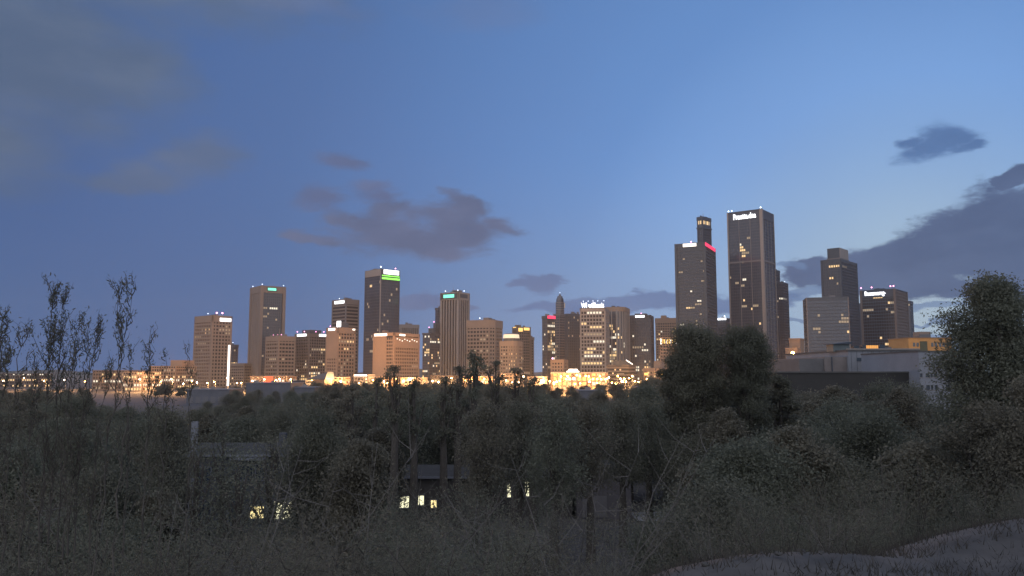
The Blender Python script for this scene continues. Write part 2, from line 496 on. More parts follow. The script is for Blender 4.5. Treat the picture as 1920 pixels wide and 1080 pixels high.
# 1 tan grid tower, left end
t = Tower('office_tower', 'tan gridded office tower at the left end of the skyline, pink beacons on its roof', 367, 399, 434, 591, 900, 38)
t.core(M_pane); t.clad(M_tan, sp=3.7, fh=3.9, pw=1.35, sh=1.7, z1=t.H - 7, dep=.8); t.corners(M_tan, .9); t.crown(M_tan, 7.5, .9); t.rooftop(1)
t.panel(1, .36, .96, t.H - 6.4, t.H - 2.6, E_sign, 1.0); t.beacon(.9, .3); t.beacon(.95, .55); t.beacon(.5, .2, E_blue, r=.5)
t.lit_random(0, 10, 2, 'sw', .78, .97); t.lit_random(1, 6, 3, 's', .8, .95); t.lit_random(0, 5, 4, 's', .5, .75)
# glowing pylon at its right edge
q = at(430, 647, 880)
t2 = empty('light_pylon', (q.x, q.y, 0)); tag(t2, 'tall thin glowing white light mast beside the tan gridded tower', 'light mast')
MB().abox(-.9, .9, -.9, .9, 0, q.z).build('light_tube', E_warmsign, t2); MB().abox(-2.2, 2.2, -2.2, 2.2, 0, 2.2).build('base', M_grey, t2)
# 2 small dark
t = Tower('office_tower', 'small dark narrow tower behind the glowing white mast', 425, 438, 446.5, 646, 1100, 40)
t.core(M_glass); t.clad(M_dark, sp=3, pw=.5, sh=1.2); t.crown(M_dark, 4); t.lit_random(0, 5, 5, 'sw'); t.lit_random(1, 5, 6, 'sw'); t.beacon(.7, .3, E_blue, r=.5)
# 3 low office
t = Tower('office_block', 'low tan office block between the gridded tower and the tall concrete tower', 428, 458, 472, 681, 1010, 25)
t.core(M_pane); t.clad(M_tan, pw=.8, sh=1.6); t.crown(M_tan, 3); t.lit_random(0, 6, 7, 'sw', 0, .5)
# 4 tall concrete tower with glass face
t = Tower('office_tower', 'tall slim concrete tower with dark glass face and small teal sign at its top', 472.5, 491, 533, 535.5, 1000, 52)
t.core(M_glass)
t.clad(M_tan, (0, 2), sp=6, fh=200, pw=4.6, sh=0, dep=.7, z1=t.H, name='concrete_fin'); t.clad(M_char, (1, 3), sp=2.6, fh=3.6, pw=.35, sh=1.0, z1=t.H - 9)
t.corners(M_tan, 1.9); t.crown(M_tan, 8.5, 1.2); t.rooftop(9, 3)
t.panel(1, .22, .66, t.H - 6.5, t.H - 1.6, M_dark, 1.3, 'sign_board'); t.panel(1, .25, .62, t.H - 5.6, t.H - 2.5, E_teal, 1.7, thick=.3)
t.row(1, .83, .38, .8, 'c', .1); t.row(1, .845, .15, .45, 's', .3, 2); t.row(1, .735, .05, .3, 's', .3, 3); t.row(1, .625, .1, .4, 's', .3, 4); t.lit_random(1, 6, 8, 's', .3, .8, 0)
for u, v in ((.05, .02), (.97, .03), (1, .97)): t.beacon(u, v, E_blue, 1.5, .55)
# 5 banded mid block
t = Tower('office_block', 'mid-height tan block with horizontal window bands below the tall concrete tower', 500, 523, 553, 630, 900, 42)
t.core(M_pane); t.clad(M_tan, sp=3.8, fh=4.2, pw=.7, sh=2.0); t.corners(M_tan, .9); t.crown(M_tan, 5.5, .8); t.rooftop(3, 5)
t.row(0, .52, .3, .95, 's', .3); t.row(1, .52, 0, .4, 's', .3); t.lit_random(0, 4, 12, 's')
for u in (.15, .5, .8): t.beacon(u, .3, E_pink, 1.6, .45)
# 6 dark brown block with dark penthouse
t = Tower('office_block', 'brown gridded block with black rooftop penthouse between two white roof signs', 554.5, 580, 614.5, 625, 930, 40)
t.core(M_pane); t.clad(M_brown, sp=3.2, fh=3.4, pw=.8, sh=1.1); t.corners(M_brown, .9); t.crown(M_brown, 4, .8)
t.penthouse(.2, .8, .2, .8, 4.5, M_dark); t.rooftop(4, 3, M_dark)
t.panel(0, .18, .85, t.H - 3.2, t.H - .4, E_sign); t.panel(1, .5, .97, t.H - 3.2, t.H - .4, E_sign)
t.lit_random(0, 16, 14, 'wsc', .1, .75); t.lit_random(1, 30, 15, 'wsc', .1, .75); t.row(1, .27, .1, .6, 'w', .2)
for u, v in ((.05, .05), (.5, .1), (.8, .5), (.98, .8)): t.beacon(u, v, E_pink, 2.2, .6)
# 7 bright salmon tower
t = Tower('office_tower', 'short bright salmon tower with blank left side and glowing white screen on its roof', 614, 634, 665.5, 613.5, 850, 42)
t.core(M_pane); zl = t.zof(672)
t.clad(M_salmon, (1, 3), sp=3.7, fh=4.0, pw=1.35, sh=1.7, z1=t.H - 6); t.clad(M_salmon, (0, 2), sp=3.0, fh=3.5, pw=1.2, sh=1.6, z1=zl)
for i in (0, 2):
    p0, d, n, L = t.edge(i); MB().box(p0 + Vector((0, 0, zl)), d * L, n * .6, (0, 0, t.H - zl)).build('blank_wall', M_salmon, t.root)
t.corners(M_salmon, .9); t.crown(M_salmon, 6.5, .9)
t.penthouse(.55, .95, .2, .65, 5.5, M_dark)
MB().abox(-t.wl * .42, -t.wl * .05, t.wr * .2 - .5, t.wr * .2 - .1, t.H + .6, t.H + 7).build('screen', E_sign, t.root)
t.panel(0, .2, .8, t.H - 3.2, t.H - .9, E_sign); t.panel(1, .82, .97, t.H - 2.6, t.H - 1, E_warmsign)
t.lit_random(1, 10, 16, 'sw', .72, .95); t.lit_random(1, 8, 17, 's', .2, .6, 0); t.beacon(.1, .1, E_pink, 1.5, .5)
# 8 banded tower behind
t = Tower('office_tower', 'grey tower with thin horizontal bands rising behind the salmon tower', 624, 649, 672.5, 560.5, 1060, 44)
t.core(M_pane); t.clad(M_tan, sp=60, fh=4.6, pw=0, sh=2.0, z1=t.H - 5); t.corners(M_grey, .8); t.crown(M_tan, 7, .8); t.rooftop(5, 3)
t.panel(0, .2, .92, t.H - 5.6, t.H - 1.8, E_sign); t.beacon(.8, .2, E_pink, 1.5, .5); t.beacon(.4, .1, E_blue, 1.5, .5)
# 9 black glass tower, green strips
t = Tower('glass_tower', 'black glass tower with two green light strips under a white sign', 685.5, 714, 749, 503.5, 1000, 46)
t.core(M_glass); t.clad(M_dark, sp=2.6, fh=3.8, pw=.22, sh=.5, dep=.2); t.corners(M_light, .55, which=(1,)); t.corners(M_dark, .6, which=(0, 2, 3))
for i in (0, 3, 2):
    t.panel(i, 0, 1, t.H - 9, t.H - .2, M_light, .25, 'crown_band', .5)
t.panel(1, 0, 1, t.H - 15, t.H - .2, M_dark, .25, 'crown_band', .4)
t.panel(1, .14, .95, t.H - 6.4, t.H - .8, E_sign, .8)
t.panel(1, .05, .98, t.H - 9.2, t.H - 8.0, E_green, .8, 'green_strip'); t.panel(1, .05, 1, t.H - 13.2, t.H - 10.8, E_green, .8, 'green_strip')
t.lit_random(0, 9, 21, 's', .3, .92, .1); t.lit_random(1, 12, 22, 's', .25, .92, .1); t.row(0, .385, .1, .9, 's', .55); t.row(1, .385, .0, .6, 's', .5); t.lit(0, [(4, 33), (5, 33)], 'w')
t.beacon(.97, .03, E_blue, 1.8, .9); t.beacon(.98, .8, E_pink, 1.6, .8); t.rooftop(7, 3)
# 10 wide tan block
t = Tower('office_block', 'wide warm tan block with small roof lights in front of the black glass tower', 702, 739, 785, 623.5, 800, 30)
t.core(M_pane); zb = t.H - 15
t.clad(M_salmon, (1, 3), sp=3.0, fh=3.5, pw=1.1, sh=1.5, z1=zb)
for i in (1, 3):
    p0, d, n, L = t.edge(i); MB().box(p0 + Vector((0, 0, zb)), d * L, n * .6, (0, 0, t.H - zb - 4)).build('blank_wall', M_salmon, t.root)
for i in (0, 2):
    p0, d, n, L = t.edge(i)
    MB().box(p0 + Vector((0, 0, -.5)), d * L * .62, n * .6, (0, 0, t.H)).build('blank_wall', M_salmon, t.root)
t.clad(M_salmon, (0, 2), sp=2.4, fh=3.5, pw=.5, sh=1.3, z1=t.H - 5)
t.corners(M_salmon, .9); t.crown(M_salmon, 3.2, .9)
t.panel(0, .04, .68, t.H - 3.2, t.H - .8, E_warmsign, 1.1); t.rooftop(8, 4, M_salmon)
for k in range(9):
    p0, d, n, L = t.edge(1)
    MB().ball(p0 + d * L * (.1 + .1 * k) + n * .9 + Vector((0, 0, t.H - 6.2 - (k * 7 % 3) * .9)), .55, 6, 4).build('flood_light', E_warmsign, t.root)
t.panel(1, .18, .4, t.H - 3, t.H - 1.2, E_warmsign, 1.1); t.lit_random(1, 8, 25, 's', .2, .9, .1)
# 11 fluted tower behind
t = Tower('office_tower', 'pale fluted tower peeping out behind the wide tan block', 748, 752, 785, 608, 1160, 62)
t.core(M_pane); t.clad(M_light, sp=3.2, fh=90, pw=1.3, sh=0, dep=.8); t.crown(M_light, 5, .9)
# 12 dark stepped tower
t = Tower('stepped_tower', 'dark stepped tower with many lit windows left of the white-ribbed tower', 793, 806, 829, 624, 1000, 38)
t.core(M_glass); t.clad(M_dark, sp=2.8, fh=3.4, pw=.4, sh=.9, dep=.25); t.crown(M_dark, 2)
t.lit_random(0, 22, 31, 'wsc', .05, .97); t.lit_random(1, 46, 32, 'wsc', .05, .97)
for u, v, h in ((.35, .25, 6), (.6, .5, 13)):
    MB().abox(-t.wl * (1 - u), 0, t.wr * v, t.wr, t.H - 1, t.H + h).build('setback', M_char, t.root)
    t.beacon(u + .03, v + .03, E_pink, 1, .6, t.H + h)
t = Tower('glass_tower', 'slim dark slab tower half hidden behind the white-ribbed tower', 816.5, 821, 831, 577, 1150, 50)
t.core(M_glass2); t.clad(M_dark, sp=3, fh=3.8, pw=.25, sh=.6, dep=.2); t.crown(M_dark, 3); t.lit_random(0, 3, 33, 's')
# 13 fluted tower with teal sign
t = Tower('office_tower', 'white-ribbed tower with teal sign on a dark band at its top', 828, 859, 878.5, 547.5, 1000, 34)
t.core(M_pane); t.clad(M_light, sp=4.4, fh=300, pw=1.6, sh=0, dep=1.0, z1=t.H - 9); t.corners(M_light, 1.3); t.crown(M_light, 9.5, 1.3)
t.panel(0, .06, .97, t.H - 8.2, t.H - 1.2, M_dark, 1.5, 'sign_board'); t.panel(0, .18, .82, t.H - 6.8, t.H - 2.6, E_teal, 2, thick=.3); t.panel(1, .1, .8, t.H - 7, t.H - 2, M_dark, 1.5, 'louvre')
for u, v in ((.2, .05), (.95, .05), (.98, .6), (.6, .4)): t.beacon(u, v, E_blue, 2, .6)
t.penthouse(.45, .8, .3, .7, 3.5, M_grey)
# 14 wide tan grid block
t = Tower('office_block', 'wide tan gridded block with blank top storey right of the white-ribbed tower', 876, 925, 941.5, 599.5, 900, 22)
cut = 5; t.poly = [(-t.wl, 0), (-cut, 0), (0, cut), (0, t.wr), (-t.wl, t.wr)]
t.core(M_pane); t.clad(M_tan, sp=3.8, fh=4.2, pw=1.1, sh=1.9, z1=t.H - 8); t.crown(M_tan, 9, .7); t.penthouse(.55, .75, .2, .6, 3, M_grey); t.beacon(.45, .1, E_blue, 2, .6)
t.lit_random(0, 14, 41, 's', .2, .9, .5); t.row(0, .33, .2, .6, 's', .2)
# 15 round-topped lit crown block
t = Tower('office_block', 'tan block with curved front and glowing cream drum on its roof', 938, 966, 979, 639, 820, 25)
r_ = t.wr * .45; t.poly = [(-t.wl, 0)] + [(-r_ + r_ * math.sin(a * math.pi / 10), r_ - r_ * math.cos(a * math.pi / 10)) for a in range(0, 6)] + [(0, t.wr), (-t.wl, t.wr)]
t.core(M_pane); t.clad(M_tan, sp=3.0, fh=3.6, pw=.9, sh=1.7, z1=t.H - 5); t.crown(M_tan, 5.5, .6)
c_ = (-t.wl * .5, t.wr * .5); rr_ = min(t.wl, t.wr) * .5
circ = lambda r: [(c_[0] + r * math.cos(a * math.pi / 10), c_[1] + r * math.sin(a * math.pi / 10)) for a in range(20)]
MB().prism(circ(rr_), t.H - .5, t.H + 3).build('drum_base', M_dark, t.root); MB().prism(circ(rr_ * 1.02), t.H + 3, t.H + 7, circ(rr_ * .95)).build('lit_crown', mat('cream lit crown', (.4, .35, .25), emit=(1, .86, .62), strength=.75), t.root)
MB().prism(circ(rr_ * .96), t.H + 7, t.H + 8, circ(rr_ * .6)).build('roof', M_grey, t.root)
for i in range(7): t.lit_random(i, 4, 50 + i, 'ws', .2, .9, .2)
# 16 brown tower with gold lights
t = Tower('office_tower', 'brown stepped tower with two gold lit panels below its roof', 962, 970, 993.5, 612.5, 1000, 58)
t.core(M_pane); t.clad(M_brown, sp=3, fh=3.5, pw=.9, sh=1.2); t.corners(M_brown, .9); t.crown(M_brown, 4.5, .8); t.penthouse(.1, .5, .1, .3, 2.5, M_brown)
t.panel(1, .05, .38, t.H - 6, t.H - 1.6, E_gold); t.panel(1, .48, .92, t.H - 4.4, t.H - 1, E_gold); t.lit_random(1, 6, 61, 's', .2, .8)
t.panel(0, .2, .9, t.H - 1.2, t.H - .3, E_gold)
t = Tower('office_block', 'brown lower shoulder block on the right of the gold-lit brown tower', 990, 992, 1000.6, 632, 1010, 60)
t.core(M_pane); t.clad(M_brown, sp=3, fh=3.5, pw=.9, sh=1.2); t.crown(M_brown, 4)
# 17 dark tower with magenta top
t = Tower('glass_tower', 'dark narrow tower with magenta light along its top and yellow lit floors', 1017, 1026, 1040, 592, 950, 48)
t.core(M_glass2); t.clad(M_char, (0, 2), sp=3, fh=3.5, pw=.6, sh=1.2); t.clad(M_dark, (1, 3), sp=2.5, fh=3.5, pw=.3, sh=.7); t.crown(M_dark, 3.5)
t.panel(1, -.05, 1, t.H - 3.4, t.H + .2, E_red, 1.1, 'magenta_strip'); t.lit_random(1, 46, 66, 'wsc', .15, .92, .6); t.row(1, .56, 0, .9, 'w'); t.row(0, .56, 0, .6, 'c'); t.lit_random(0, 5, 67, 'c', .2, .9)
# 18 glass tower with rounded top
t = Tower('glass_tower', 'blue glass tower with domed stepped top right of the magenta-topped tower', 1038, 1049, 1062, 588, 1100, 45)
t.core(M_glass2); t.clad(M_grey, sp=3, fh=3.6, pw=.25, sh=1.0); t.crown(M_grey, 1.5, .5)
cx, cy = -t.wl / 2, t.wr / 2; rad = min(t.wl, t.wr) * .47
cc = lambda r: [(cx + r * math.cos(a * math.pi / 8 + .2), cy + r * math.sin(a * math.pi / 8 + .2)) for a in range(16)]
z = t.H - .5; zt = t.zof(550.5)
levels = [(0, 1), (.62, 1), (.62, .9), (.78, .86), (.78, .72), (.9, .6), (.9, .36), (1.0, .2)]
for (f0, r0), (f1, r1) in zip(levels[::2], levels[1::2]):
    MB().prism(cc(rad * r0 * 1.15), z + (zt - z) * f0, z + (zt - z) * f1, cc(rad * r1 * 1.15)).build('crown_tier', M_glass2, t.root)
bb = MB()
for k in range(7): bb.prism(cc(rad * 1.19), z + (zt - z) * (.05 + .085 * k), z + (zt - z) * (.05 + .085 * k) + 1.0)
bb.build('floor_band', M_grey, t.root, 'stuff')
t.beacon(.5, .5, E_blue, 2, .4, zt); t.panel(1, .9, 1.1, t.H - 6, t.H - 1, E_warm, .8, 'lit_panel'); t.panel(1, .95, 1.1, t.H + 9, t.H + 16, E_soft, -4, 'lit_panel')
for k in (2, 3, 5): t.row(0, .05 * k + .3, 0, .9, 's', .4, k)
# 19 dark block
t = Tower('glass_tower', 'plain charcoal slab tower between the domed glass tower and the bright gridded tower', 1059, 1064, 1092, 588, 1040, 64)
t.core(M_glass); t.clad(M_char, sp=2.8, fh=3.5, pw=.8, sh=.9); t.crown(M_char, 3); t.lit_random(1, 9, 71, 's', .5, .97, 0)
# 20 small tan building
t = Tower('office_block', 'small salmon block with red roof lamp at the foot of the dark towers', 1034, 1056, 1063.5, 674, 800, 26)
t.core(M_pane); t.clad(M_salmon, sp=3.4, fh=3.5, pw=1.2, sh=1.7); t.corners(M_salmon, .8); t.crown(M_salmon, 2.5); t.beacon(.05, .1, E_pink, .6, .8)
# 21 bright gridded tower with sign
t = Tower('office_tower', 'pale gridded tower with white roof lettering and bright lit floors', 1088.5, 1134, 1139, 577, 900, 14, depth=34)
t.core(M_pane); t.clad(M_light, sp=3.5, fh=4.0, pw=.95, sh=1.4); t.corners(M_light, .8); t.crown(M_light, 3.5, .8)
t.panel(0, .02, .98, t.H - .4, t.H + .2, M_dark, .6, 'sign_rail'); t.text(0, 'Wl willbanis', .03, .97, t.H + .2, t.H + 6, E_sign, .4)
t.lit_random(0, 26, 81, 'wsc', .1, .97, .6); t.row(0, .40, 0, .95, 'c', .15); t.row(0, .29, 0, .9, 'w', .1); t.row(0, .76, .25, .95, 'w', .15); t.row(0, .64, 0, .9, 's', .2); t.row(0, .42, .1, .6, 'w', .2); t.lit(0, [(1, 34), (2, 34), (11, 37), (12, 37)], 'w')
for u in (.1, .3, .5, .7, .95): t.beacon(u, .1, E_blue, 8, .4)
# 22 rounded-top ribbed glass tower
t = Tower('glass_tower', 'glass tower with white vertical ribs and curved salmon crown beside the gridded tower', 1137, 1170, 1176, 575, 960, 18, depth=36)
r_ = 9; t.poly = [(-t.wl, 0)] + [(-r_ + r_ * math.sin(a * math.pi / 8), r_ - r_ * math.cos(a * math.pi / 8)) for a in range(0, 5)] + [(0, t.wr), (-t.wl, t.wr)]
t.core(M_glass2); t.clad(M_dark, sp=2.4, fh=3.6, pw=.2, sh=.6, dep=.2, name='mullions'); g0 = dict(t.grid)
t.clad(M_light, sp=6.2, fh=400, pw=1.0, sh=0, dep=.9, z1=t.H - 4, name='white_rib'); t.grid = g0; t.crown(M_salmon, 5.5, .9)
t.lit_random(0, 55, 84, 'wsc', .02, .8, .3); t.row(0, .38, 0, .95, 'w', .2); t.row(0, .3, .1, .6, 'c', .2)
for i in (1, 2, 3, 4): t.lit_random(i, 5, 85 + i, 'wc', .05, .75, 0)
# 23 dark brown slab
t = Tower('office_tower', 'broad dark brown slab tower with small white sign on its roof edge', 1176, 1219, 1229, 590.5, 1000, 17, depth=30)
t.core(M_glass); t.clad(M_char, sp=2.8, fh=3.5, pw=.9, sh=.9); t.corners(M_char, .8); t.crown(M_dark, 3.5, .8); t.penthouse(.3, .8, .2, .7, 2.5, M_dark)
t.panel(0, .36, .76, t.H - 3, t.H - .3, E_sign); t.beacon(.6, .1, E_pink, 2, .6); t.lit_random(0, 14, 91, 'sc', .3, .75, .3); t.lit_random(0, 34, 92, 'wsc', .0, .3, .3)
# 24 salmon background tower
t = Tower('office_tower', 'salmon tower with scattered orange lights left of the red-topped dark tower', 1229, 1268, 1276, 596, 1120, 15, depth=36)
t.core(M_pane); t.clad(M_salmon, sp=3.2, fh=3.6, pw=1.3, sh=1.6); t.crown(M_salmon, 7, .8); t.penthouse(.25, .5, .1, .5, 4, M_salmon); t.lit_random(0, 44, 95, 'wwc', .3, .85, .3)
t = Tower('office_block', 'block with a blazing gold lit top storey beside the big round tree', 1237, 1270, 1277, 632, 850, 14, depth=26)
t.core(M_pane); t.clad(M_salmon, sp=3.2, fh=3.5, pw=1, sh=1.4, z1=t.H - 9); t.crown(M_salmon, 1, .9)
t.clad(M_salmon, (0, 1), sp=3, fh=8, pw=.7, sh=.8, z0=t.H - 9, z1=t.H - 1, name='top_storey_pier')
for k in range(10):
    t.panel(0, .02 + .098 * k, .095 + .098 * k, t.H - 7.6 + (k % 3) * .4, t.H - 1.4 - (k * 5 % 4) * .5, E_gold if k % 3 else E_warmsign, .12, 'gold_window')
# 25 lit arcade building
t = Tower('arcade_building', 'long low arcaded building blazing with gold light at the foot of the skyline', 1036, 1136, 1150, 698, 720, 6, depth=24)
t.core(M_salmon, name='wall'); t.clad(M_salmon, sp=4.4, fh=4.6, pw=1.2, sh=1.0, dep=1.6, name='arcade')
t.crown(M_light, 1.2, 1.8, 'cornice')
nc = t.grid[0][0]; rr = random.Random(5)
for r in range(t.grid[0][2]):
    for k, kind in (('w', .45), ('c', .3), ('s', .25)):
        pass
for r in range(t.grid[0][2]):
    got = {'g': [], 'c': [], 'w': []}
    for c in range(nc): got[rr.choices('gcw', (6, 2, 3))[0]].append((c, r)) if rr.random() < .9 else None
    for k, v in got.items():
        if v: t.lit(0, v, k)
MB().box((-t.wl * .74, 2, t.H - .1), (t.wl * .24, 0, 0), (0, 9, 0), (0, 0, 1.2)).prism([(-t.wl * .72, 3), (-t.wl * .52, 3), (-t.wl * .52, 10), (-t.wl * .72, 10)], t.H + 1.1, t.H + 3, [(-t.wl * .69, 5), (-t.wl * .54, 5), (-t.wl * .54, 8), (-t.wl * .69, 8)]).build('lit_canopy', E_warmsign, t.root)
# 26 banded mid building with curved roof board
t = Tower('office_block', 'banded glass block with curved dark roof board right of the gold arcade', 1139, 1178, 1192, 684, 760, 22)
t.core(M_pane); t.clad(M_tan, sp=40, fh=3.4, pw=0, sh=1.5, z1=t.H); t.crown(M_brown, 1.5)
n_ = 9; pl = [(-t.wl * .75 + t.wl * .6 * k / n_, 1.5 - 3.0 * math.sin(math.pi * k / n_)) for k in range(n_ + 1)]
MB().prism(pl + [(p[0], p[1] + 1.2) for p in reversed(pl)], t.H - 1, t.H + 4).build('roof_board', M_dark, t.root)
MB().box((-t.wl * .1, -.2, t.H + 4), (t.wl * .3, 0, -4), (0, .8, 0), (0, 0, 1)).build('lit_ramp', E_warmsign, t.root)
for k in (1, 3, 5, 6): t.panel(0, .1 + .07 * k, .5 + .06 * k, 2 + k * 2.6, 2.9 + k * 2.6, E_soft, .12, 'lit_band')
for k in range(14): t.panel(k % 2, rr.uniform(0, .9), rr.uniform(.91, .97) if 0 else 0.05 + rr.uniform(.85, .92), 3.4 * rr.randint(0, 5) + 1.7, 3.4 * rr.randint(0, 5) + 2, E_soft, .1, 'lit_band') if k < 0 else None
t.row_done = True
for k in range(10):
    u = rr.uniform(.05, .9); zz = 3.4 * rr.randint(0, 5) + 1.7
    t.panel(k % 2, u, u + .07, zz, zz + 1.4, (E_warm, E_white)[k % 3 == 0], .1, 'lit_window', .15)
# 27 small tan
t = Tower('office_block', 'small tan block with gold wall lamps just left of the big round tree', 1207, 1236, 1250, 690, 780, 22)
t.core(M_pane); t.clad(M_salmon, sp=3, fh=3.4, pw=1.2, sh=1.6); t.crown(M_salmon, 2.2); t.penthouse(.5, .95, .3, .9, 7, M_tan, 'upper_storey')
t.panel(0, .05, .3, t.H - 7, t.H - 4.6, E_gold, 1); t.panel(1, .1, .8, t.H - 7, t.H - 3, E_gold, 1); t.lit_random(0, 8, 99, 'w'); t.lit_random(1, 8, 98, 'w')
# 28 T1
t = Tower('office_tower', 'dark banded tower with red light strip along its right roof edge', 1267, 1321, 1339, 454, 950, 26)
t.core(M_glass); t.clad(M_char, sp=2.7, fh=4.0, pw=.3, sh=1.9, z1=t.H - 6); t.corners(M_char, 1.4); t.crown(M_char, 5, .8); t.rooftop(11, 4)
t.panel(0, .26, .72, t.H - 4.4, t.H - .6, E_warmsign, 1.2); t.panel(1, -.05, .98, t.H - 4.6, t.H - .4, E_red, 1.2, 'red_strip'); t.beacon(.5, .1, E_pink, 2, .8); t.beacon(.57, .3, E_pink, 2, .5)
t.lit_random(0, 20, 101, 'ss', .15, .95, .3); t.row(0, .57, .38, .64, 'w', .1); t.row(0, .61, .72, .86, 'c', .1); t.row(0, .585, .62, .88, 's', .1); t.row(0, .69, .5, .6, 'c'); t.row(0, .45, .15, .25, 'c'); t.lit_random(1, 5, 103, 's', .3, .95, 0)
# 29 slim tower behind
t = Tower('office_tower', 'very slim dark tower with lit top floor rising behind the red-topped tower', 1308, 1317, 1331.5, 406, 1110, 46)
t.core(M_glass); t.clad(M_char, sp=2.6, fh=3.8, pw=.4, sh=1.2, z1=t.H - 17); t.crown(M_dark, 5, 1.2); t.crown(M_char, 2, 1.6, 'ledge', t.H - 15)
for k in range(4):
    for i in (0, 1): t.panel(i, .04 + .24 * k, .22 + .24 * k, t.H - 10.5, t.H - 5.5, E_soft if k % 2 else E_warm, .1, 'lit_window')
t.corners(M_dark, .9)
for u, v in ((.05, .05), (.95, .05), (.95, .95)): t.beacon(u, v, M_pole, 3, .2)
# 30 T2
t = Tower('glass_tower', 'tallest dark glass tower with white roof lettering and pale corner pier', 1364, 1427, 1449, 391.5, 1000, 37)
t.core(M_glass); t.clad(M_dark, sp=2.5, fh=3.8, pw=.2, sh=.8, dep=.2, name='mullions'); gg = dict(t.grid)
t.clad(M_grey, (0, 2), sp=t.wl / 3, fh=999, pw=.9, sh=0, dep=.5, name='rib'); t.clad(M_grey, (1, 3), sp=t.wr / 4, fh=999, pw=.9, sh=0, dep=.5, name='rib'); t.grid = gg
t.corners(M_light, 1.9, which=(1,)); t.corners(M_light, .9, which=(0, 2, 3))
zb = t.zof(488)
for i in range(4): t.panel(i, 0, 1, zb - 1, zb + 1, M_grey, .3, 'belt_course', .5)
for i in range(4): t.panel(i, 0, 1, t.H - 12, t.H - .5, M_dark, .3, 'crown_band', .3)
t.crown(M_dark, 1.2, .6)
t.text(0, 'Prautta.dna', .18, .85, t.H - 10.6, t.H - 3.4, E_sign, .9)
for u, v in ((.02, .02), (.12, .02), (.98, .02)): t.beacon(u, v, E_blue, 1.5, .9)
t.lit(0, [(3, 72)], 'c')
nf = t.grid[0][2]; ncc = t.grid[0][0]
for fz, u0, u1, k in ((.785, .36, .48, 'w'), (.765, .37, .5, 'w'), (.75, .45, .6, 's'), (.735, .42, .52, 'w'), (.595, .4, .5, 'c'), (.57, .38, .46, 's'), (.49, .41, .48, 'w'), (.455, .35, .5, 's'), (.45, .70, .84, 's'), (.44, .66, .7, 'w'), (.35, .88, .92, 'w'), (.62, .05, .1, 's'), (.58, .22, .28, 's'), (.8, .38, .44, 'c')): t.row(0, fz, u0, u1, k)
t.lit_random(0, 10, 110, 's', .3, .9, .4)
# 31 rounded pair behind T2
t = Tower('office_tower', 'dark taller slab directly behind the right edge of the tallest tower', 1446, 1455, 1461.5, 506, 1110, 40)
t.core(M_glass); t.clad(M_char, sp=2.8, fh=3.6, pw=.5, sh=1); t.crown(M_char, 3)
t = Tower('office_tower', 'dark tower with chamfered corners right of the tallest tower, pale lights under its roof', 1450, 1466, 1477, 528, 1080, 34)
c4 = 5; t.poly = [(-t.wl, 0), (-c4, 0), (0, c4), (0, t.wr), (-t.wl, t.wr)]
t.core(M_glass); t.clad(M_char, sp=2.8, fh=3.6, pw=.5, sh=1.1); t.crown(M_char, 3, .5); t.row(1, .83, 0, 1, 'c'); t.row(2, .83, 0, .6, 'c', .4); t.lit_random(0, 5, 113, 's'); t.beacon(.98, .5, E_blue, 1, .4)
# 32 small lit orange building
t = Tower('town_building', 'small yellow-lit plain building with one bright wall lamp right of the tallest tower', 1480, 1500, 1507, 634, 560, 34)
t.core(M_salmon, name='wall'); t.crown(M_salmon, 1, .4); t.clad(M_salmon, sp=6, fh=6, pw=.5, sh=.4, dep=.2)
t = Tower('town_building', 'lower yellow-lit annex with arched top standing before the plain building', 1473, 1494, 1500, 652, 520, 32)
t.core(M_salmon, name='wall'); t.crown(M_salmon, .8, .3); t.clad(M_salmon, sp=4, fh=4, pw=.4, sh=.3, dep=.2)
q = at(1486, 664, 500)
# 33 T4
t = Tower('office_tower', 'tall dark stepped tower with small square top, right of the tallest tower', 1540, 1575, 1605, 485, 1000, 42)
t.core(M_glass); t.clad(M_char, sp=2.8, fh=3.7, pw=.8, sh=.8); t.corners(M_grey, .9, which=(1,)); t.corners(M_char, 1); t.crown(M_char, 3)
ht = t.zof(463) - t.H
t.penthouse(.26, .92, .08, .6, ht, M_char, 'top_block'); t.penthouse(.24, .94, .06, .62, 2, M_grey, 'top_block_base')
MB().abox(-t.wl * .08 - .05, -t.wl * .08 + .35, t.wr * .08, t.wr * .6, t.H + 2, t.H + ht - .4).build('pale_wall', M_light, t.root)
t.lit_random(0, 16, 120, 'ws', .3, .98, .3); t.row(0, .67, .3, .95, 'w', .2); t.row(0, .63, .1, .4, 'w', .2); t.row(1, .95, .1, .4, 's', .1); t.lit(0, [(3, 36), (4, 36)], 'w')
MB().abox(-t.wl * .3, 1.5, t.wr, t.wr + 22, 0, t.zof(563)).build('rear_wing', M_char, t.root)
# 34 T5 glass block
t = Tower('glass_tower', 'broad grey glass block in front of the stepped tower with faint reflections', 1512, 1590, 1596, 556.5, 860, 14, depth=32)
t.core(M_glass2); t.clad(M_dark, sp=2.6, fh=3.6, pw=.25, sh=.9, dep=.2); t.corners(M_grey, .5); t.crown(M_char, 2, .4); t.rooftop(17, 3)
t.lit_random(0, 24, 130, 'sss', .2, .9, .5); t.lit(0, [(8, 1), (15, 3), (16, 3), (17, 3), (18, 3), (27, 16)], 'w'); t.row(0, .06, .58, .8, 'w', .3)
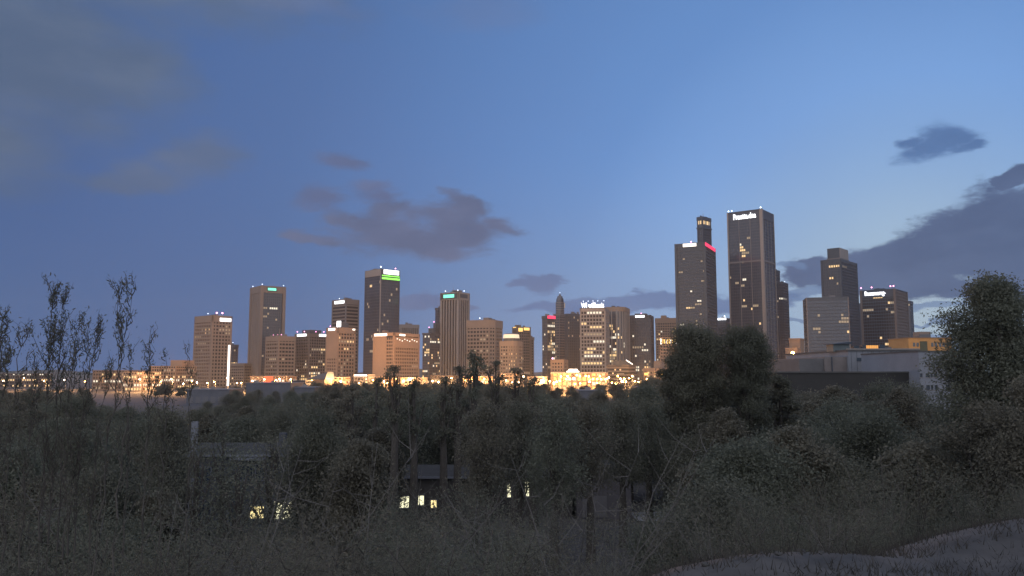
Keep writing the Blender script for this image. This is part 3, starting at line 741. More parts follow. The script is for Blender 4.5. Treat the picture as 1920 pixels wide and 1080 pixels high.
# 35 T6
t = Tower('office_tower', 'dark glass tower with white lettering and pink beacons near the right tree', 1614, 1677, 1699, 541, 900, 40)
t.core(M_pane); t.clad(M_char, (0, 2), sp=2.6, fh=3.6, pw=.25, sh=.8, dep=.3); t.clad(M_brown, (1, 3), sp=2.8, fh=3.6, pw=1.1, sh=1.4); t.corners(M_brown, 1.2); t.crown(M_char, 1.2, .8)
t.panel(0, 0, 1, t.H - 9, t.H - 1, M_dark, .35, 'crown_band', .2); t.text(0, 'Beuumerrg-', .12, .74, t.H - 8, t.H - 1.4, E_sign, .8)
for u, v in ((0, .02), (.32, .02), (.88, .02), (.97, .02)): t.beacon(u, v, E_pink, 2.5, .8)
t.lit_random(0, 22, 141, 'sws', .25, .95, .4); t.row(0, .80, .05, .4, 's', .1); t.row(0, .42, .62, .8, 'w', .2); t.row(0, .36, .45, .9, 'c', .3); t.row(0, .31, .1, .25, 'w'); t.lit(0, [(15, 38)], 'c')
# 36
t = Tower('glass_tower', 'narrow blue-grey tower at the right end of the skyline beside the tree', 1692, 1706, 1711, 564, 1060, 40)
t.core(M_glass2); t.clad(M_dark, sp=2.8, fh=3.6, pw=.25, sh=.7, dep=.2); t.crown(M_dark, 4); t.lit_random(0, 5, 145, 's')
# sign light far behind trees, between the two tall towers
t = Tower('office_block', 'distant block with white glowing roof sign between the two tall towers', 1340, 1362, 1372, 596, 1200, 38)
t.core(M_glass2); t.clad(M_char, sp=3, pw=.3, sh=1); t.panel(0, .1, 1, t.H - 3, t.H, E_sign); t.beacon(.8, .1, E_blue, 2, 1)

for k, t in enumerate(list(TOWERS)):
    if t.H > 55 and not any(c.name.startswith('rooftop_unit') for c in t.root.children): t.rooftop(60 + k, 3, M_char if k % 2 else M_grey)
    if k % 3 == 1:
        x, y = -t.wl * .6, t.wr * .5
        MB().tube([(x, y, t.H - .5), (x, y, t.H + 6 + k % 5)], [.3, .12], 5).build('antenna', M_pole, t.root)
# ---- low buildings along the foot of the skyline
def low(name, label, xl, xc, xr, yt, Y, th, m, rows=((.2, 'w', .3),), depth=None, sp=3.4, fh=3.2, seed=1, roof=None):
    t = Tower(name, label, xl, xc, xr, yt, Y, th, depth=depth)
    t.core(M_pane if m is not M_dark else M_char); t.clad(m, sp=sp, fh=fh, pw=.8, sh=1.2); t.crown(roof or m, .8, .6)
    for k, (fz, kind, skip) in enumerate(rows):
        for i in (0, 1): t.row(i, fz, 0, 1, kind, skip, seed + k)
    return t
t = low('office_block', 'long dark low block with a white row of lights at the far left', 175, 240, 268, 694, 760, 12, M_brown, ((.1, 's', .5), (.45, 'c', .25), (.8, 'w', .55)), 30, 3.2)
t = low('office_block', 'low block with rows of bright yellow windows left of the tan gridded tower', 231, 268, 281, 697, 700, 14, M_tan, ((0.1, 'w', .15), (.35, 'c', .15), (.6, 'w', .2), (.85, 'w', .4)), 24, 3.0)
t = low('office_block', 'terraced tan block glowing orange right behind the thin shrubs', 281, 330, 362, 686, 820, 18, M_salmon, ((.1, 'w', .2), (.3, 'c', .2), (.5, 'w', .4), (.72, 's', .5)), 30, 3.0)
t.penthouse(.55, 1, .3, .9, 6, M_salmon, 'upper_storey')
t = low('office_block', 'flat dark block with scattered lights at the far left edge', -20, 60, 105, 700, 900, 12, M_brown, ((.15, 'w', .55), (.5, 'w', .5), (.8, 'c', .6)), 30, 3.2)
t = low('town_building', 'low red and gold lit building below the banded block', 470, 540, 551, 705, 760, 8, M_salmon, ((.1, 'w', .2), (.55, 'c', .35)), 20, 3.0)
t.panel(0, .38, .62, 3, t.H - .6, mat('red lit wall', (.4, .05, .03), emit=(1, .16, .06), strength=.8), 1.1, 'red_panel')
t = low('town_building', 'plain dark box building in front of the brown gridded block', 549, 572, 580, 713, 640, 10, M_dark, (), 16)
t = Tower('town_building', 'gold-lit building under a dark slanting roof at the foot of the salmon tower', 579, 608, 614, 712, 660, 10, depth=18)
t.core(M_salmon, name='wall'); t.clad(M_salmon, sp=4, fh=4, pw=.5, sh=.4, dep=.2)
MB().prism([(-t.wl - 1, -1.5), (1.5, -1.5), (1.5, t.wr), (-t.wl - 1, t.wr)], t.H, t.H + .8).build('eaves', M_dark, t.root)
rb = MB(); rb.v = [Vector(p) for p in ((-t.wl - 1, -1.4, t.H + .8), (1.4, -1.4, t.H + .8), (1.4, t.wr, t.H + .8), (-t.wl - 1, t.wr, t.H + .8), (1.4, 3, t.H + 6.5), (1.4, t.wr - 3, t.H + 6.5))]
rb.f = [(0, 1, 4), (1, 2, 5, 4), (2, 3, 5), (0, 4, 5, 3)]
rb.build('roof', M_dark, t.root); t.panel(0, .02, .34, 1, t.H - .5, E_gold, .3, 'lit_bay')
t = low('town_building', 'gold-lit two-storey building with arches right under the salmon tower', 611, 642, 652, 707, 680, 10, M_salmon, ((.1, 'w', .1), (.55, 'c', .3)), 16, 3.4)
t = low('town_building', 'low building with a thin white light strip right of the salmon tower', 664, 690, 697, 702, 700, 10, M_grey, ((.1, 's', .6),), 16)
t.panel(0, .05, .95, t.H - 1.4, t.H - .3, E_sign, 1)
for k, (a, b, c, yy, YY) in enumerate(((700, 735, 746, 706, 720), (752, 790, 800, 708, 700), (808, 850, 860, 704, 730), (868, 915, 926, 706, 690), (935, 975, 985, 700, 740), (990, 1020, 1030, 706, 690))):
    t = low('town_building', ('low shopfront row glowing orange under the wide tan block', 'dim two-storey shop with mixed lights under the fluted tower', 'low lit building under the stepped dark tower', 'gold-lit shop building under the wide gridded block',
        'pale two-storey building with lit windows under the drum-topped block', 'low brown building with orange lamps left of the gold arcade')[k], a, b, c, yy, YY, 10, (M_salmon, M_tan, M_brown)[k % 3], ((.1, 'w', .35), (.55, 'wc'[k % 2], .5)), 18, 3.2, seed=20 + k)

# pale flat-roofed sheds in the middle distance
def shed(label, x0, x1, yt, Y, depth, m, zb=0, wins=0):
    a, b = at(x0, yt, Y), at(x1, yt, Y)
    m = mat('weathered shed wall', (.12, .125, .145), .9, .2, .2); rm = mat('pale shed roof', (.16, .17, .20), .9, .15, .3)
    r = empty('warehouse', (a.x, Y, zb)); tag(r, label, 'warehouse')
    W, H = b.x - a.x, a.z - zb
    MB().abox(0, W, 0, depth, -1, H).build('wall', m, r)
    MB().abox(-.3, W + .3, -.3, depth + .3, H, H + .35).build('roof', rm, r)
    bb = MB()
    for k in range(int(W / 4)):
        MB().abox(1 + 4 * k, 3.6 + 4 * k, -.08, .02, .2, min(3.6, H * .5)).build('roller_door', M_grey, r)
    for k in range(max(1, int(W / 9))):
        MB().abox(3 + 9 * k, 5.2 + 9 * k, 3, 5, H + .3, H + 1.5).build('rooftop_unit', M_light, r)
    return r
shed('pale flat-roofed warehouse below the tall concrete tower', 462, 545, 719, 420, 26, M_white)
shed('small pale shed right of the pale flat-roofed warehouse', 552, 590, 727, 380, 16, M_white)
shed('long low grey warehouse beside the car park below the gridded tower', 350, 430, 731, 430, 22, M_white)
shed('low pale shed in the trees left of the big round tree', 1195, 1240, 726, 360, 16, M_white)
shed('flat grey shed in the bushes below the glowing arcade', 1085, 1130, 733, 330, 14, M_grey)

# ---- street lamps
pole_me = MB().tube([(0, 0, 0), (0, 0, 8.6)], [.16, .1], 6).mesh('pole', M_pole)
arm_me = MB().tube([(0, 0, 8.5), (0, -.7, 9.0), (0, -1.6, 9.1)], [.08, .07, .06], 5).mesh('arm', M_pole)
head_me = MB().ball((0, -1.8, 9.0), .8, 8, 5, .75).mesh('lamp_head', E_lamp)
headw_me = MB().ball((0, -1.8, 9.0), .7, 8, 5, .75).mesh('lamp_head', E_lampw)
ld = bpy.data.lights.new('street_light', 'POINT'); ld.energy = 46000; ld.color = (1, .47, .15); ld.shadow_soft_size = .7
ldb = bpy.data.lights.new('street_light_bright', 'POINT'); ldb.energy = 95000; ldb.color = (1, .50, .19); ldb.shadow_soft_size = .8
LAMP = 0
ldl = bpy.data.lights.new('street_light_low', 'POINT'); ldl.energy = 32000; ldl.color = (1, .48, .15); ldl.shadow_soft_size = .7
def street_lamp(px, Y, label, group, white=False, bright=False, zs=1.0, lamp=None):
    global LAMP
    q = at(px, 700, Y)
    r = empty('street_lamp', (q.x, Y, 0)); tag(r, label, 'street lamp', group); r.scale = (1, 1, zs)
    link('pole', pole_me, r); link('arm', arm_me, r); link('lamp_head', headw_me if white else head_me, r)
    lo = bpy.data.objects.new('street_light', ldb if bright else lamp or ld); COL.objects.link(lo); lo.parent = r; lo.location = (0, -2.6, 9.1)
rl = random.Random(11)
for k in range(34):
    px = 700 + 330 * (k + rl.uniform(-.35, .35)) / 33
    street_lamp(px, rl.uniform(610, 720), 'orange street lamp among the small trees under the middle towers', 'street lamps under the middle of the skyline', white=rl.random() < .25, bright=k % 4 == 0, zs=rl.uniform(.8, 1.5))
for k in range(22):
    px = 1036 + 158 * (k + rl.uniform(-.35, .35)) / 21
    street_lamp(px, rl.uniform(630, 712), 'orange street lamp in front of the blazing gold arcade', 'street lamps before the gold arcade', white=rl.random() < .3, lamp=ldl, zs=rl.uniform(.7, 1.6))
for k in range(24):
    px = 270 + 400 * (k + rl.uniform(-.4, .4)) / 23
    street_lamp(px, rl.uniform(640, 740), 'orange street lamp at the foot of the left towers', 'street lamps under the left towers', white=rl.random() < .15, bright=k % 3 == 0, zs=rl.uniform(.8, 1.3))
for k in range(16):
    street_lamp(1040 + 12.5 * k + rl.uniform(-5, 5), rl.uniform(560, 640), 'orange street lamp on the near side of the gold arcade square', 'street lamps on the near side of the arcade square', white=k % 5 == 0, lamp=ldl, zs=rl.uniform(.8, 1.3))
for k in range(7):
    street_lamp(10 + 38 * k, rl.uniform(700, 820), 'far street lamp at the left edge of the city', 'street lamps at the far left', white=k % 3 == 0, zs=rl.uniform(.8, 1.3))
for px, Y in ((1212, 740), (1244, 700), (1300, 640), (1340, 660), (1420, 760), (1450, 780)):
    street_lamp(px, Y, 'orange street lamp half hidden behind the big round tree', 'street lamps behind the round tree', bright=px == 1420, zs=1.2)
q = at(1486, 664, 490)
r = empty('flood_lamp', (q.x, 490, 0)); tag(r, 'single bright yellow lamp on a tall post before the yellow-lit annex', 'lamp')
MB().tube([(0, 0, 0), (0, 0, q.z)], [.2, .14], 6).build('post', M_pole, r); MB().ball((0, 0, q.z + .5), 1.3, 10, 6).build('lamp_head', E_lamp, r)
lo = bpy.data.objects.new('flood_light', ldb); COL.objects.link(lo); lo.parent = r; lo.location = (0, -2.2, q.z + 1)

# ---- the pale industrial building on the right
def block(name, label, x0, x1, yt, Y, depth, m, cat='building', zb=0):
    a, b = at(x0, yt, Y), at(x1, yt, Y)
    r = empty(name, (a.x, Y, zb)); tag(r, label, cat)
    return r, b.x - a.x, a.z - zb
r, W, H = block('factory_building', 'long pale blank-walled factory building with stepped roofline on the right', 1590, 1722, 658, 176, 40, M_white)
a0 = at(1502, 673, 176).x - at(1590, 658, 176).x; a1 = at(1548, 670, 176).x - at(1590, 658, 176).x
MB().abox(0, W, 0, 40, -1, H).build('wall', mat('grey-blue painted wall', (.22, .235, .265), .9, .16, .3), r)
MB().abox(-.3, W + .3, -.3, 40, H, H + .3).build('roof', M_roof, r)
MB().abox(a0, a1 - .02, 1.2, 38, -1, at(1502, 673, 176).z).build('low_wing', mat('grey brick wall', (.13, .13, .135), .9, .2, .3), r)
MB().abox(a1, -.02, .8, 38, -1, at(1548, 669, 176).z).build('middle_wing', mat('buff painted wall', (.19, .17, .165), .9, .18, .3), r)
for u in (.34, .62, 1.0): MB().abox(W * u - .25, W * u + .05, -.18, 0, -1, H - .1).build('pilaster', M_grey, r)
for k in range(7): MB().abox(W * .42, W * .56, -.14, -.02, H - 1.0 - k * .5, H - .72 - k * .5).build('louvre_slat', M_grey, r)
MB().tube([(a1 + 1.6, .6, 3), (a1 + 1.6, .6, at(1548, 669, 176).z)], [.12, .12]).build('drain_pipe', M_dark, r)
for k in range(12): MB().abox(W * (k + .5) / 12.5, W * (k + .5) / 12.5 + .06, -.03, .02, -1, H - .1).build('panel_joint', M_char, r)
MB().abox(-.3, W + .3, -.1, .25, H + .3, H + .55).build('parapet_cap', M_light, r)
for k, u in enumerate((.12, .22, .75, .88)): MB().abox(W * u, W * u + 1.0, -.16, -.02, H - 2.2 - k % 2, H - 1.5 - k % 2).build('wall_vent', M_char, r)
for k in range(5): MB().tube([(W * (.3 + .15 * k), 14, H), (W * (.3 + .15 * k), 14, H + .9 + .3 * (k % 3))], [.16, .16], 6).build('vent_pipe', M_pole, r)
for k in range(3): MB().abox(W * (.45 + .18 * k), W * (.45 + .18 * k) + 1.8, 10, 12, H + .25, H + 1.2).build('rooftop_unit', M_grey, r)
# rooftop house and lit skylight
ph = MB(); ph.abox(-.8, 2.9, 6, 10, H, H + 1.7); ph.build('rooftop_hut', mat('green-grey panels', (.10, .13, .14), .7, .15, .5), r)
rf = MB(); rf.v = [Vector(p) for p in ((-1.4, 5.4, H + 1.7), (3.3, 5.4, H + 1.7), (3.3, 10.6, H + 1.7), (-1.4, 10.6, H + 1.7), (3.3, 5.4, H + 2.3), (3.3, 10.6, H + 2.3))]
rf.f = [(0, 1, 4), (1, 2, 5, 4), (2, 3, 5), (0, 4, 5, 3), (0, 3, 2, 1)]; rf.build('rooftop_hut_roof', M_dark, r)
MB().abox(5.5, 12.5, 8, 12, H, H + .9).build('skylight_base', M_dark, r)
for k in range(7): MB().abox(7.6 + .4 * k, 7.92 + .4 * k, 7.9, 7.98, H + .75, H + 1.5).build('skylight_pane', mat('orange skylight', (.3, .2, .1), emit=(1, .42, .08), strength=.9), r)
for k in range(4): MB().abox(5.2 + k * 2, 6.4 + k * 2, 9, 10.5, H + .9, H + 1.4 + .3 * (k % 2)).build('roof_vent', M_char, r)
# dark hall in front of it
r, W, H = block('dark_hall', 'dark flat-roofed hall standing before the pale factory building', 1452, 1721, 699, 150, 20, M_char)
MB().abox(0, W, 0, 20, -1, H).build('wall', mat('dark brown cladding', (.035, .035, .034), .9, .2, .3), r); MB().abox(-.2, W + .2, -.2, 20.2, H, H + .25).build('roof', M_roof, r)
for k in range(11): MB().abox(.8 + k * 2.4, 2.2 + k * 2.4, -.06, .02, 5.5, 7).build('window', M_glass, r)
# white end block with windows
r, W, H = block('white_block', 'white rendered end block with a row of dark windows near the right tree', 1722, 1832, 660, 146, 24, M_white)
zw = at(1760, 700, 146).z; zb_ = at(1760, 707.5, 146).z; z1 = at(1760, 722, 146).z; z2 = at(1760, 731, 146).z
wall = MB(); xs_ = [0]
cols = [at(x, 700, 146).x - r.location.x for x in (1724.5, 1729.5, 1735.5, 1742.5, 1744.5, 1748.5, 1751, 1757, 1772, 1780, 1796, 1804)]
wall.abox(0, W, .25, 24, -1, H); zs_ = [(zb_, zw), (z2, z1)]
edges = [-1, z2, z1, zb_, zw, H]
for (a, b, solid) in ((edges[0], edges[1], 1), (edges[1], edges[2], 0), (edges[2], edges[3], 1), (edges[3], edges[4], 0), (edges[4], edges[5], 1)):
    if solid: wall.abox(0, W, 0, .248, a, b)
    else:
        xx = [0] + cols + [W]
        for k in range(0, len(xx), 2): wall.abox(xx[k], xx[k + 1], 0, .248, a, b)
wall.build('wall', M_white, r)
MB().abox(-.1, W + .1, -.1, 24, H, H + .25).build('roof', M_roof, r)
for k in range(0, len(cols), 2):
    for (a, b) in zs_:
        wf = MB().abox(cols[k] + .02, cols[k + 1] - .02, .16, .24, a + .02, b - .02).build('window', M_glass, r)
        MB().abox(cols[k] - .06, cols[k + 1] + .06, -.06, .12, a - .1, a).build('sill', M_light, wf)
# orange-lit building behind
r, W, H = block('lit_building', 'orange-lit flat building with a dark green doorway behind the white end block', 1703, 1784, 634, 300, 16, M_salmon)
MB().abox(0, W, 0, 16, -1, H).build('wall', mat('ochre wall', (.28, .19, .09), .9, .15, .3), r); MB().abox(-.2, W + .2, -.2, 16.2, H, H + .3).build('roof', M_brown, r)
MB().abox(W * .26, W * .43, -.12, .02, H * .3, H - 1.2).build('doorway', mat('dark green door', (.03, .05, .045), .7, .1, 1), r)
for u in (.1, .18, .52, .6, .7, .78, .88): MB().abox(W * u, W * u + .9, -.08, .02, H - 3.2, H - 1.7).build('window', M_glass, r)
MB().abox(W * .36, W * .62, 3, 8, H + .3, H + 2.6).build('rooftop_unit', M_grey, r)
for k, px in enumerate((1712, 1752, 1776)):
    q = at(px, 668, 284)
    lr = empty('yard_lamp', (q.x, 284, 0)); tag(lr, ('orange yard lamp before the left end of the orange-lit building', 'orange yard lamp beside the dark green doorway', 'orange yard lamp hidden behind the right tree')[k], 'lamp')
    MB().tube([(0, 0, 0), (0, 0, q.z)], [.12, .1]).build('post', M_pole, lr); MB().ball((0, 0, q.z + .2), .3).build('lamp_head', E_gold, lr)
    ly = bpy.data.lights.get('yard_light') or bpy.data.lights.new('yard_light', 'POINT'); ly.energy = 2600; ly.color = (1, .5, .13); ly.shadow_soft_size = .3
    lo = bpy.data.objects.new('yard_light', ly); COL.objects.link(lo); lo.parent = lr; lo.location = (0, 0, q.z + .9)

# ------------------------------------------------------------------ houses in the hollow
M_render = mat('pale house render', (.075, .082, .10), .9, .15, .6)
M_wood = mat('weathered boards', (.08, .075, .07), .9, .2, 1.0)
M_tile = mat('grey roof shingle', (.035, .035, .035), .9, .25, 1.2)
M_trim = mat('white trim', (.165, .18, .215), .7, .06, 2)
def house(label, x, Y, W, Dp, H, m, wins, zb=0.3, rh=.8, door=None, board=True):
    r = empty('house', (x, Y, zb)); tag(r, label, 'house')
    MB().abox(0, W, 0, Dp, -1.5, H).build('wall', m, r)
    rf = MB(); e = .5
    rf.v = [Vector(p) for p in ((-e, -e, H), (W + e, -e, H), (W + e, Dp + e, H), (-e, Dp + e, H), (-e, Dp / 2, H + rh), (W + e, Dp / 2, H + rh))]
    rf.f = [(0, 1, 5, 4), (2, 3, 4, 5), (0, 4, 3), (1, 2, 5), (3, 2, 1, 0)]
    ro = rf.build('roof', M_tile, r)
    MB().abox(W * .7, W * .7 + .7, Dp * .5, Dp * .5 + .7, H + rh * .5, H + rh + 1).build('chimney', m, ro)
    MB().abox(-e, W + e, -e - .06, -e + .02, H - .18, H + .02).build('fascia', M_trim, r)
    for (wx, wz, ww, wh, em) in wins:
        wn = MB().abox(wx, wx + ww, -.03, .02, wz, wz + wh).build('window', em or M_glass, r)
        fr = MB()
        for bx in ((wx - .1, wx, wz - .1, wz + wh + .1), (wx + ww, wx + ww + .1, wz - .1, wz + wh + .1), (wx, wx + ww, wz - .1, wz), (wx, wx + ww, wz + wh, wz + wh + .1), (wx + ww / 2 - .03, wx + ww / 2 + .03, wz, wz + wh)):
            fr.abox(bx[0], bx[1], -.09, .02, bx[2], bx[3])
        fr.build('frame', M_trim, wn)
    if door:
        dx, dw, dh = door
        do = MB().abox(dx, dx + dw, -.05, .02, 0, dh).build('door', M_dark, r)
        fr = MB()
        for bx in ((dx - .25, dx, 0, dh + .3), (dx + dw, dx + dw + .25, 0, dh + .3), (dx, dx + dw, dh, dh + .3)): fr.abox(bx[0], bx[1], -.12, .02, bx[2], bx[3])
        fr.build('door_frame', M_trim, do); MB().ball((dx + dw - .15, -.1, 1.05), .05, 6, 4).build('handle', M_pole, do)
    return r
hx = at(352, 950, 82)
def zz(py, Y=82): return at(960, py, Y).z - .3
def xx_(px, Y=82): return at(px, 950, Y).x - hx.x
house('two-storey pale house with one orange and one yellow lit window, half hidden by shrubs', hx.x, 82, xx_(556), 9, zz(852), M_render,
      [(xx_(470), zz(972), xx_(495) - xx_(470), zz(949) - zz(972), E_house), (xx_(514), zz(973), xx_(547) - xx_(514), zz(940) - zz(973), E_housew),
       (xx_(447), zz(900), 1.3, 1.5, None), (xx_(478), zz(900), 1.2, 1.5, None), (xx_(372), zz(905), 1.1, 1.5, None), (xx_(374), zz(970), 1.1, 1.6, None)], door=(xx_(430), 1.0, zz(932)))
# pale pilasters, ledge and porch of that house
hr = [o for o in COL.objects if o.name == 'house'][0]
MB().abox(xx_(354), xx_(366), -.25, -.03, -1, zz(790)).build('corner_pilaster', M_trim, hr)
MB().abox(xx_(435), xx_(500), -1.2, -.05, zz(861), zz(857)).build('porch_roof', M_trim, hr)
MB().abox(xx_(350), xx_(452), -1.6, -.05, zz(990), zz(979)).build('porch_step', M_render, hr)
b_ = at(930, 930, 92)
house('low house with two pale lit windows behind the bushes at the centre', b_.x, 92, 8.6, 8, 4.2, M_wood, [(at(951, 930, 92).x - b_.x, at(960, 932, 92).z - .3, 1.35, 1.55, E_housew), (at(985, 930, 92).x - b_.x, at(960, 930, 92).z - .3, 1.1, 1.55, E_housew)])
b_ = at(735, 945, 88)
house('dark house with small lit windows left of the low centre house', b_.x, 88, 10.5, 8, 4.6, M_wood, [(at(749, 950, 88).x - b_.x, at(960, 952, 88).z - .3, 1.1, 1.2, E_housew), (at(779, 950, 88).x - b_.x, at(960, 947, 88).z - .3, .9, 1.0, E_housew), (at(882, 950, 88).x - b_.x, at(960, 935, 88).z - .3, .7, 1.6, E_housew), (at(808, 950, 88).x - b_.x, at(960, 952, 88).z - .3, .6, .8, E_house)])
b_ = at(1735, 930, 75)
house('house with tall narrow lit window below the right tree', b_.x, 75, 9.5, 8, 5.2, M_wood, [(at(1757, 930, 75).x - b_.x, at(960, 936, 75).z - .3, .75, 1.75, E_housew), (at(1896, 930, 75).x - b_.x, at(960, 915, 75).z - .3, .8, 1.6, E_house)])
b_ = at(140, 985, 78)
house('dark house with one tiny lit pane at the lower left', b_.x, 78, 8, 8, 4.6, M_wood, [(at(155, 985, 78).x - b_.x, at(960, 988, 78).z - .3, .3, .4, E_housew)])
# grey garage
a_ = at(1082, 960, 90); gb = at(1184, 960, 90)
r = empty('garage', (a_.x, 90, .2)); tag(r, 'plain grey garage wall beside the pale driveway', 'garage')
Wg = gb.x - a_.x; Hg = at(960, 878, 90).z - .2
MB().abox(0, Wg, 0, 7, -1, Hg).build('wall', mat('lilac-grey render', (.11, .105, .115), .9, .12, .4), r); MB().abox(-.3, Wg + .3, -.4, 7.3, Hg, Hg + .15).build('roof', M_tile, r)
MB().abox(Wg * .1, Wg * .55, -.06, .02, 0, 2.3).build('garage_door', M_grey, r)

# ------------------------------------------------------------------ vegetation
LEAF = [mat('leaf olive dark', (.142, .146, .108), .6, .2, .35, leaf=True, objvar=.12), mat('leaf dusty green', (.136, .148, .110), .6, .2, .35, leaf=True, objvar=.12), mat('leaf brown green', (.155, .148, .112), .65, .2, .35, leaf=True, objvar=.12)]
M_bark = mat('bark', (.075, .068, .06), .95, .3, 2.5)
M_twig = mat('pale dry twig', (.115, .11, .105), .9, .25, 3)
M_plume = mat('shrub stem and leaf', (.11, .118, .09), .7, .3, 1.5, leaf=True)
def leaves_mesh(name, C, size, rs, m, lean=None, aspect=.45):
    """rhombic leaves with centres C"""
    n = len(C)
    d = rs.normal(size=(n, 3)); 
    if lean is not None: d = d * .8 + lean
    d /= np.linalg.norm(d, axis=1)[:, None]
    q = rs.normal(size=(n, 3)); u = np.cross(d, q); u /= np.linalg.norm(u, axis=1)[:, None]
    s = size * rs.uniform(.6, 1.4, (n, 1))
    V = np.empty((n, 4, 3)); V[:, 0] = C - d * s; V[:, 1] = C + u * s * aspect; V[:, 2] = C + d * s; V[:, 3] = C - u * s * aspect
    nn = np.cross(d, u); V[:, 0] += nn * s * .18; V[:, 2] += nn * s * .18
    me = bpy.data.meshes.new(name)
    me.vertices.add(n * 4); me.vertices.foreach_set('co', V.astype('f').ravel())
    me.loops.add(n * 4); me.loops.foreach_set('vertex_index', np.arange(n * 4, dtype='i'))
    me.polygons.add(n); me.polygons.foreach_set('loop_start', np.arange(0, n * 4, 4, dtype='i')); me.polygons.foreach_set('loop_total', np.full(n, 4, 'i'))
    me.materials.append(m); me.update(calc_edges=True)
    return me
def tree_meshes(seed, H, Rr, cb, nlobe, nclump, nleaf, leaf, m, spread=.28, tall=1.0, ex=.7):
    """tapered trunk with limbs reaching into lobes of leaf clumps"""
    rs = np.random.RandomState(seed); rr = random.Random(seed)
    lobes = []
    for k in range(nlobe):
        f = (k + .5) / nlobe
        zc = cb + (H - cb) * (.12 + .76 * (f if ex >= .4 else f ** .62))
        prof = math.sin(math.pi * min(1, (.22 + .72 * f))) ** ex
        a = k * 2.4 + rr.uniform(-.5, .5); rad = Rr * prof * rr.uniform(.35, .72) if f < .93 or ex < .4 else 0
        lobes.append((Vector((rad * math.cos(a), rad * math.sin(a), zc)), Rr * rr.uniform(.34, .52) * (.75 if f > .85 and ex >= .4 else 1)))
    tb = MB()
    top = Vector((rr.uniform(-.3, .3), rr.uniform(-.3, .3), cb + (H - cb) * .75)); r0 = H * .022 + .05
    mid = Vector((rr.uniform(-.2, .2), rr.uniform(-.2, .2), cb * .6))
    tb.tube([(0, 0, -.6), mid, Vector((mid.x, mid.y, cb)), top], [r0 * 1.35, r0, r0 * .8, r0 * .2], 7)
    for c, r in lobes:
        s0 = Vector((mid.x, mid.y, min(c.z - .2 * H * .3, cb + (c.z - cb) * .5)))
        e = c.lerp(s0, .1); m1 = s0.lerp(e, .5) + Vector((0, 0, -.04 * H))
        tb.tube([s0, m1, e], [r0 * .42, r0 * .28, r0 * .1], 5)
        for _ in range(3):
            d = Vector((rr.gauss(0, 1), rr.gauss(0, 1), rr.gauss(.3, .7))).normalized() * r * .8
            tb.tube([m1.lerp(e, rr.uniform(.3, 1)), c + d * .5 + Vector((0, 0, .05 * r)), c + d], [r0 * .16, r0 * .1, r0 * .04], 4)
    C = []
    for c, r in lobes:
        for _ in range(nclump):
            d = rs.normal(size=3); d /= np.linalg.norm(d)
            cc_ = np.array(c) + d * r * rs.uniform(.45, 1.08) * np.array([1, 1, .85 * tall])
            k = max(3, int(nleaf * rs.uniform(.4, 1.5)))
            C.append(cc_ + rs.normal(size=(k, 3)) * r * spread * np.array([1, 1, .7]))
    C = np.concatenate(C)
    return tb.mesh('trunk', M_bark), leaves_mesh('crown', C, leaf, rs, m)
def tree_thing(name, label, cat, meshes, loc, rz=0, scale=(1, 1, 1), group=None):
    r = empty(name, loc, rz); r.scale = scale; tag(r, label, cat, group)
    link('trunk', meshes[0], r); link('crown', meshes[1], r)
    return r
# the big round tree right of centre: two crowns side by side
bt = at(1318, 720, 90)
m_ = tree_meshes(101, 22.2, 3.4, 6.0, 26, 44, 70, .105, LEAF[0], .34, ex=.3)
tree_thing('broadleaf_tree', 'big dark round tree in front of the towers, left and taller of the pair', 'tree', m_, (at(1311, 700, 90).x, 90, .2), 0)
m_ = tree_meshes(102, 22.1, 2.5, 6.0, 24, 40, 66, .105, LEAF[1], .36, ex=.3)
tree_thing('broadleaf_tree', 'dark round tree grown against the right side of the big tree before the tallest tower', 'tree', m_, (at(1402, 700, 88).x, 88, .2), 1.0)
m_ = tree_meshes(103, 19.2, 2.0, 7, 11, 36, 46, .14, LEAF[0], .3)
tree_thing('broadleaf_tree', 'lower dark tree at the left foot of the big round tree', 'tree', m_, (at(1264, 700, 92).x, 92, .2), 2.0)
tree_thing('broadleaf_tree', 'lower dark tree right of the big pair, in front of the dark hall', 'tree', m_, (at(1462, 700, 92).x, 92, .2), 4.1, (1.15, 1.15, .865))
# the tall tree at the right edge
m_ = tree_meshes(104, 23.6, 3.7, 5.5, 24, 60, 66, .10, LEAF[1], .33, ex=.5)
tree_thing('willow_tree', 'tall full tree at the right edge with feathery outer sprays', 'tree', m_, (at(1866, 700, 55).x, 55, .6), .4)
m_ = tree_meshes(105, 15.5, 3.2, 3, 14, 46, 56, .10, LEAF[2], .28)
tree_thing('willow_tree', 'lower bushy tree at the left foot of the tall right tree', 'tree', m_, (at(1846, 700, 50).x, 50, .8), 1.2, (1, 1, .92))
tree_thing('willow_tree', 'lower bushy tree at the right picture edge under the tall tree', 'tree', m_, (at(1935, 700, 46).x, 46, 1.2), 2.6)
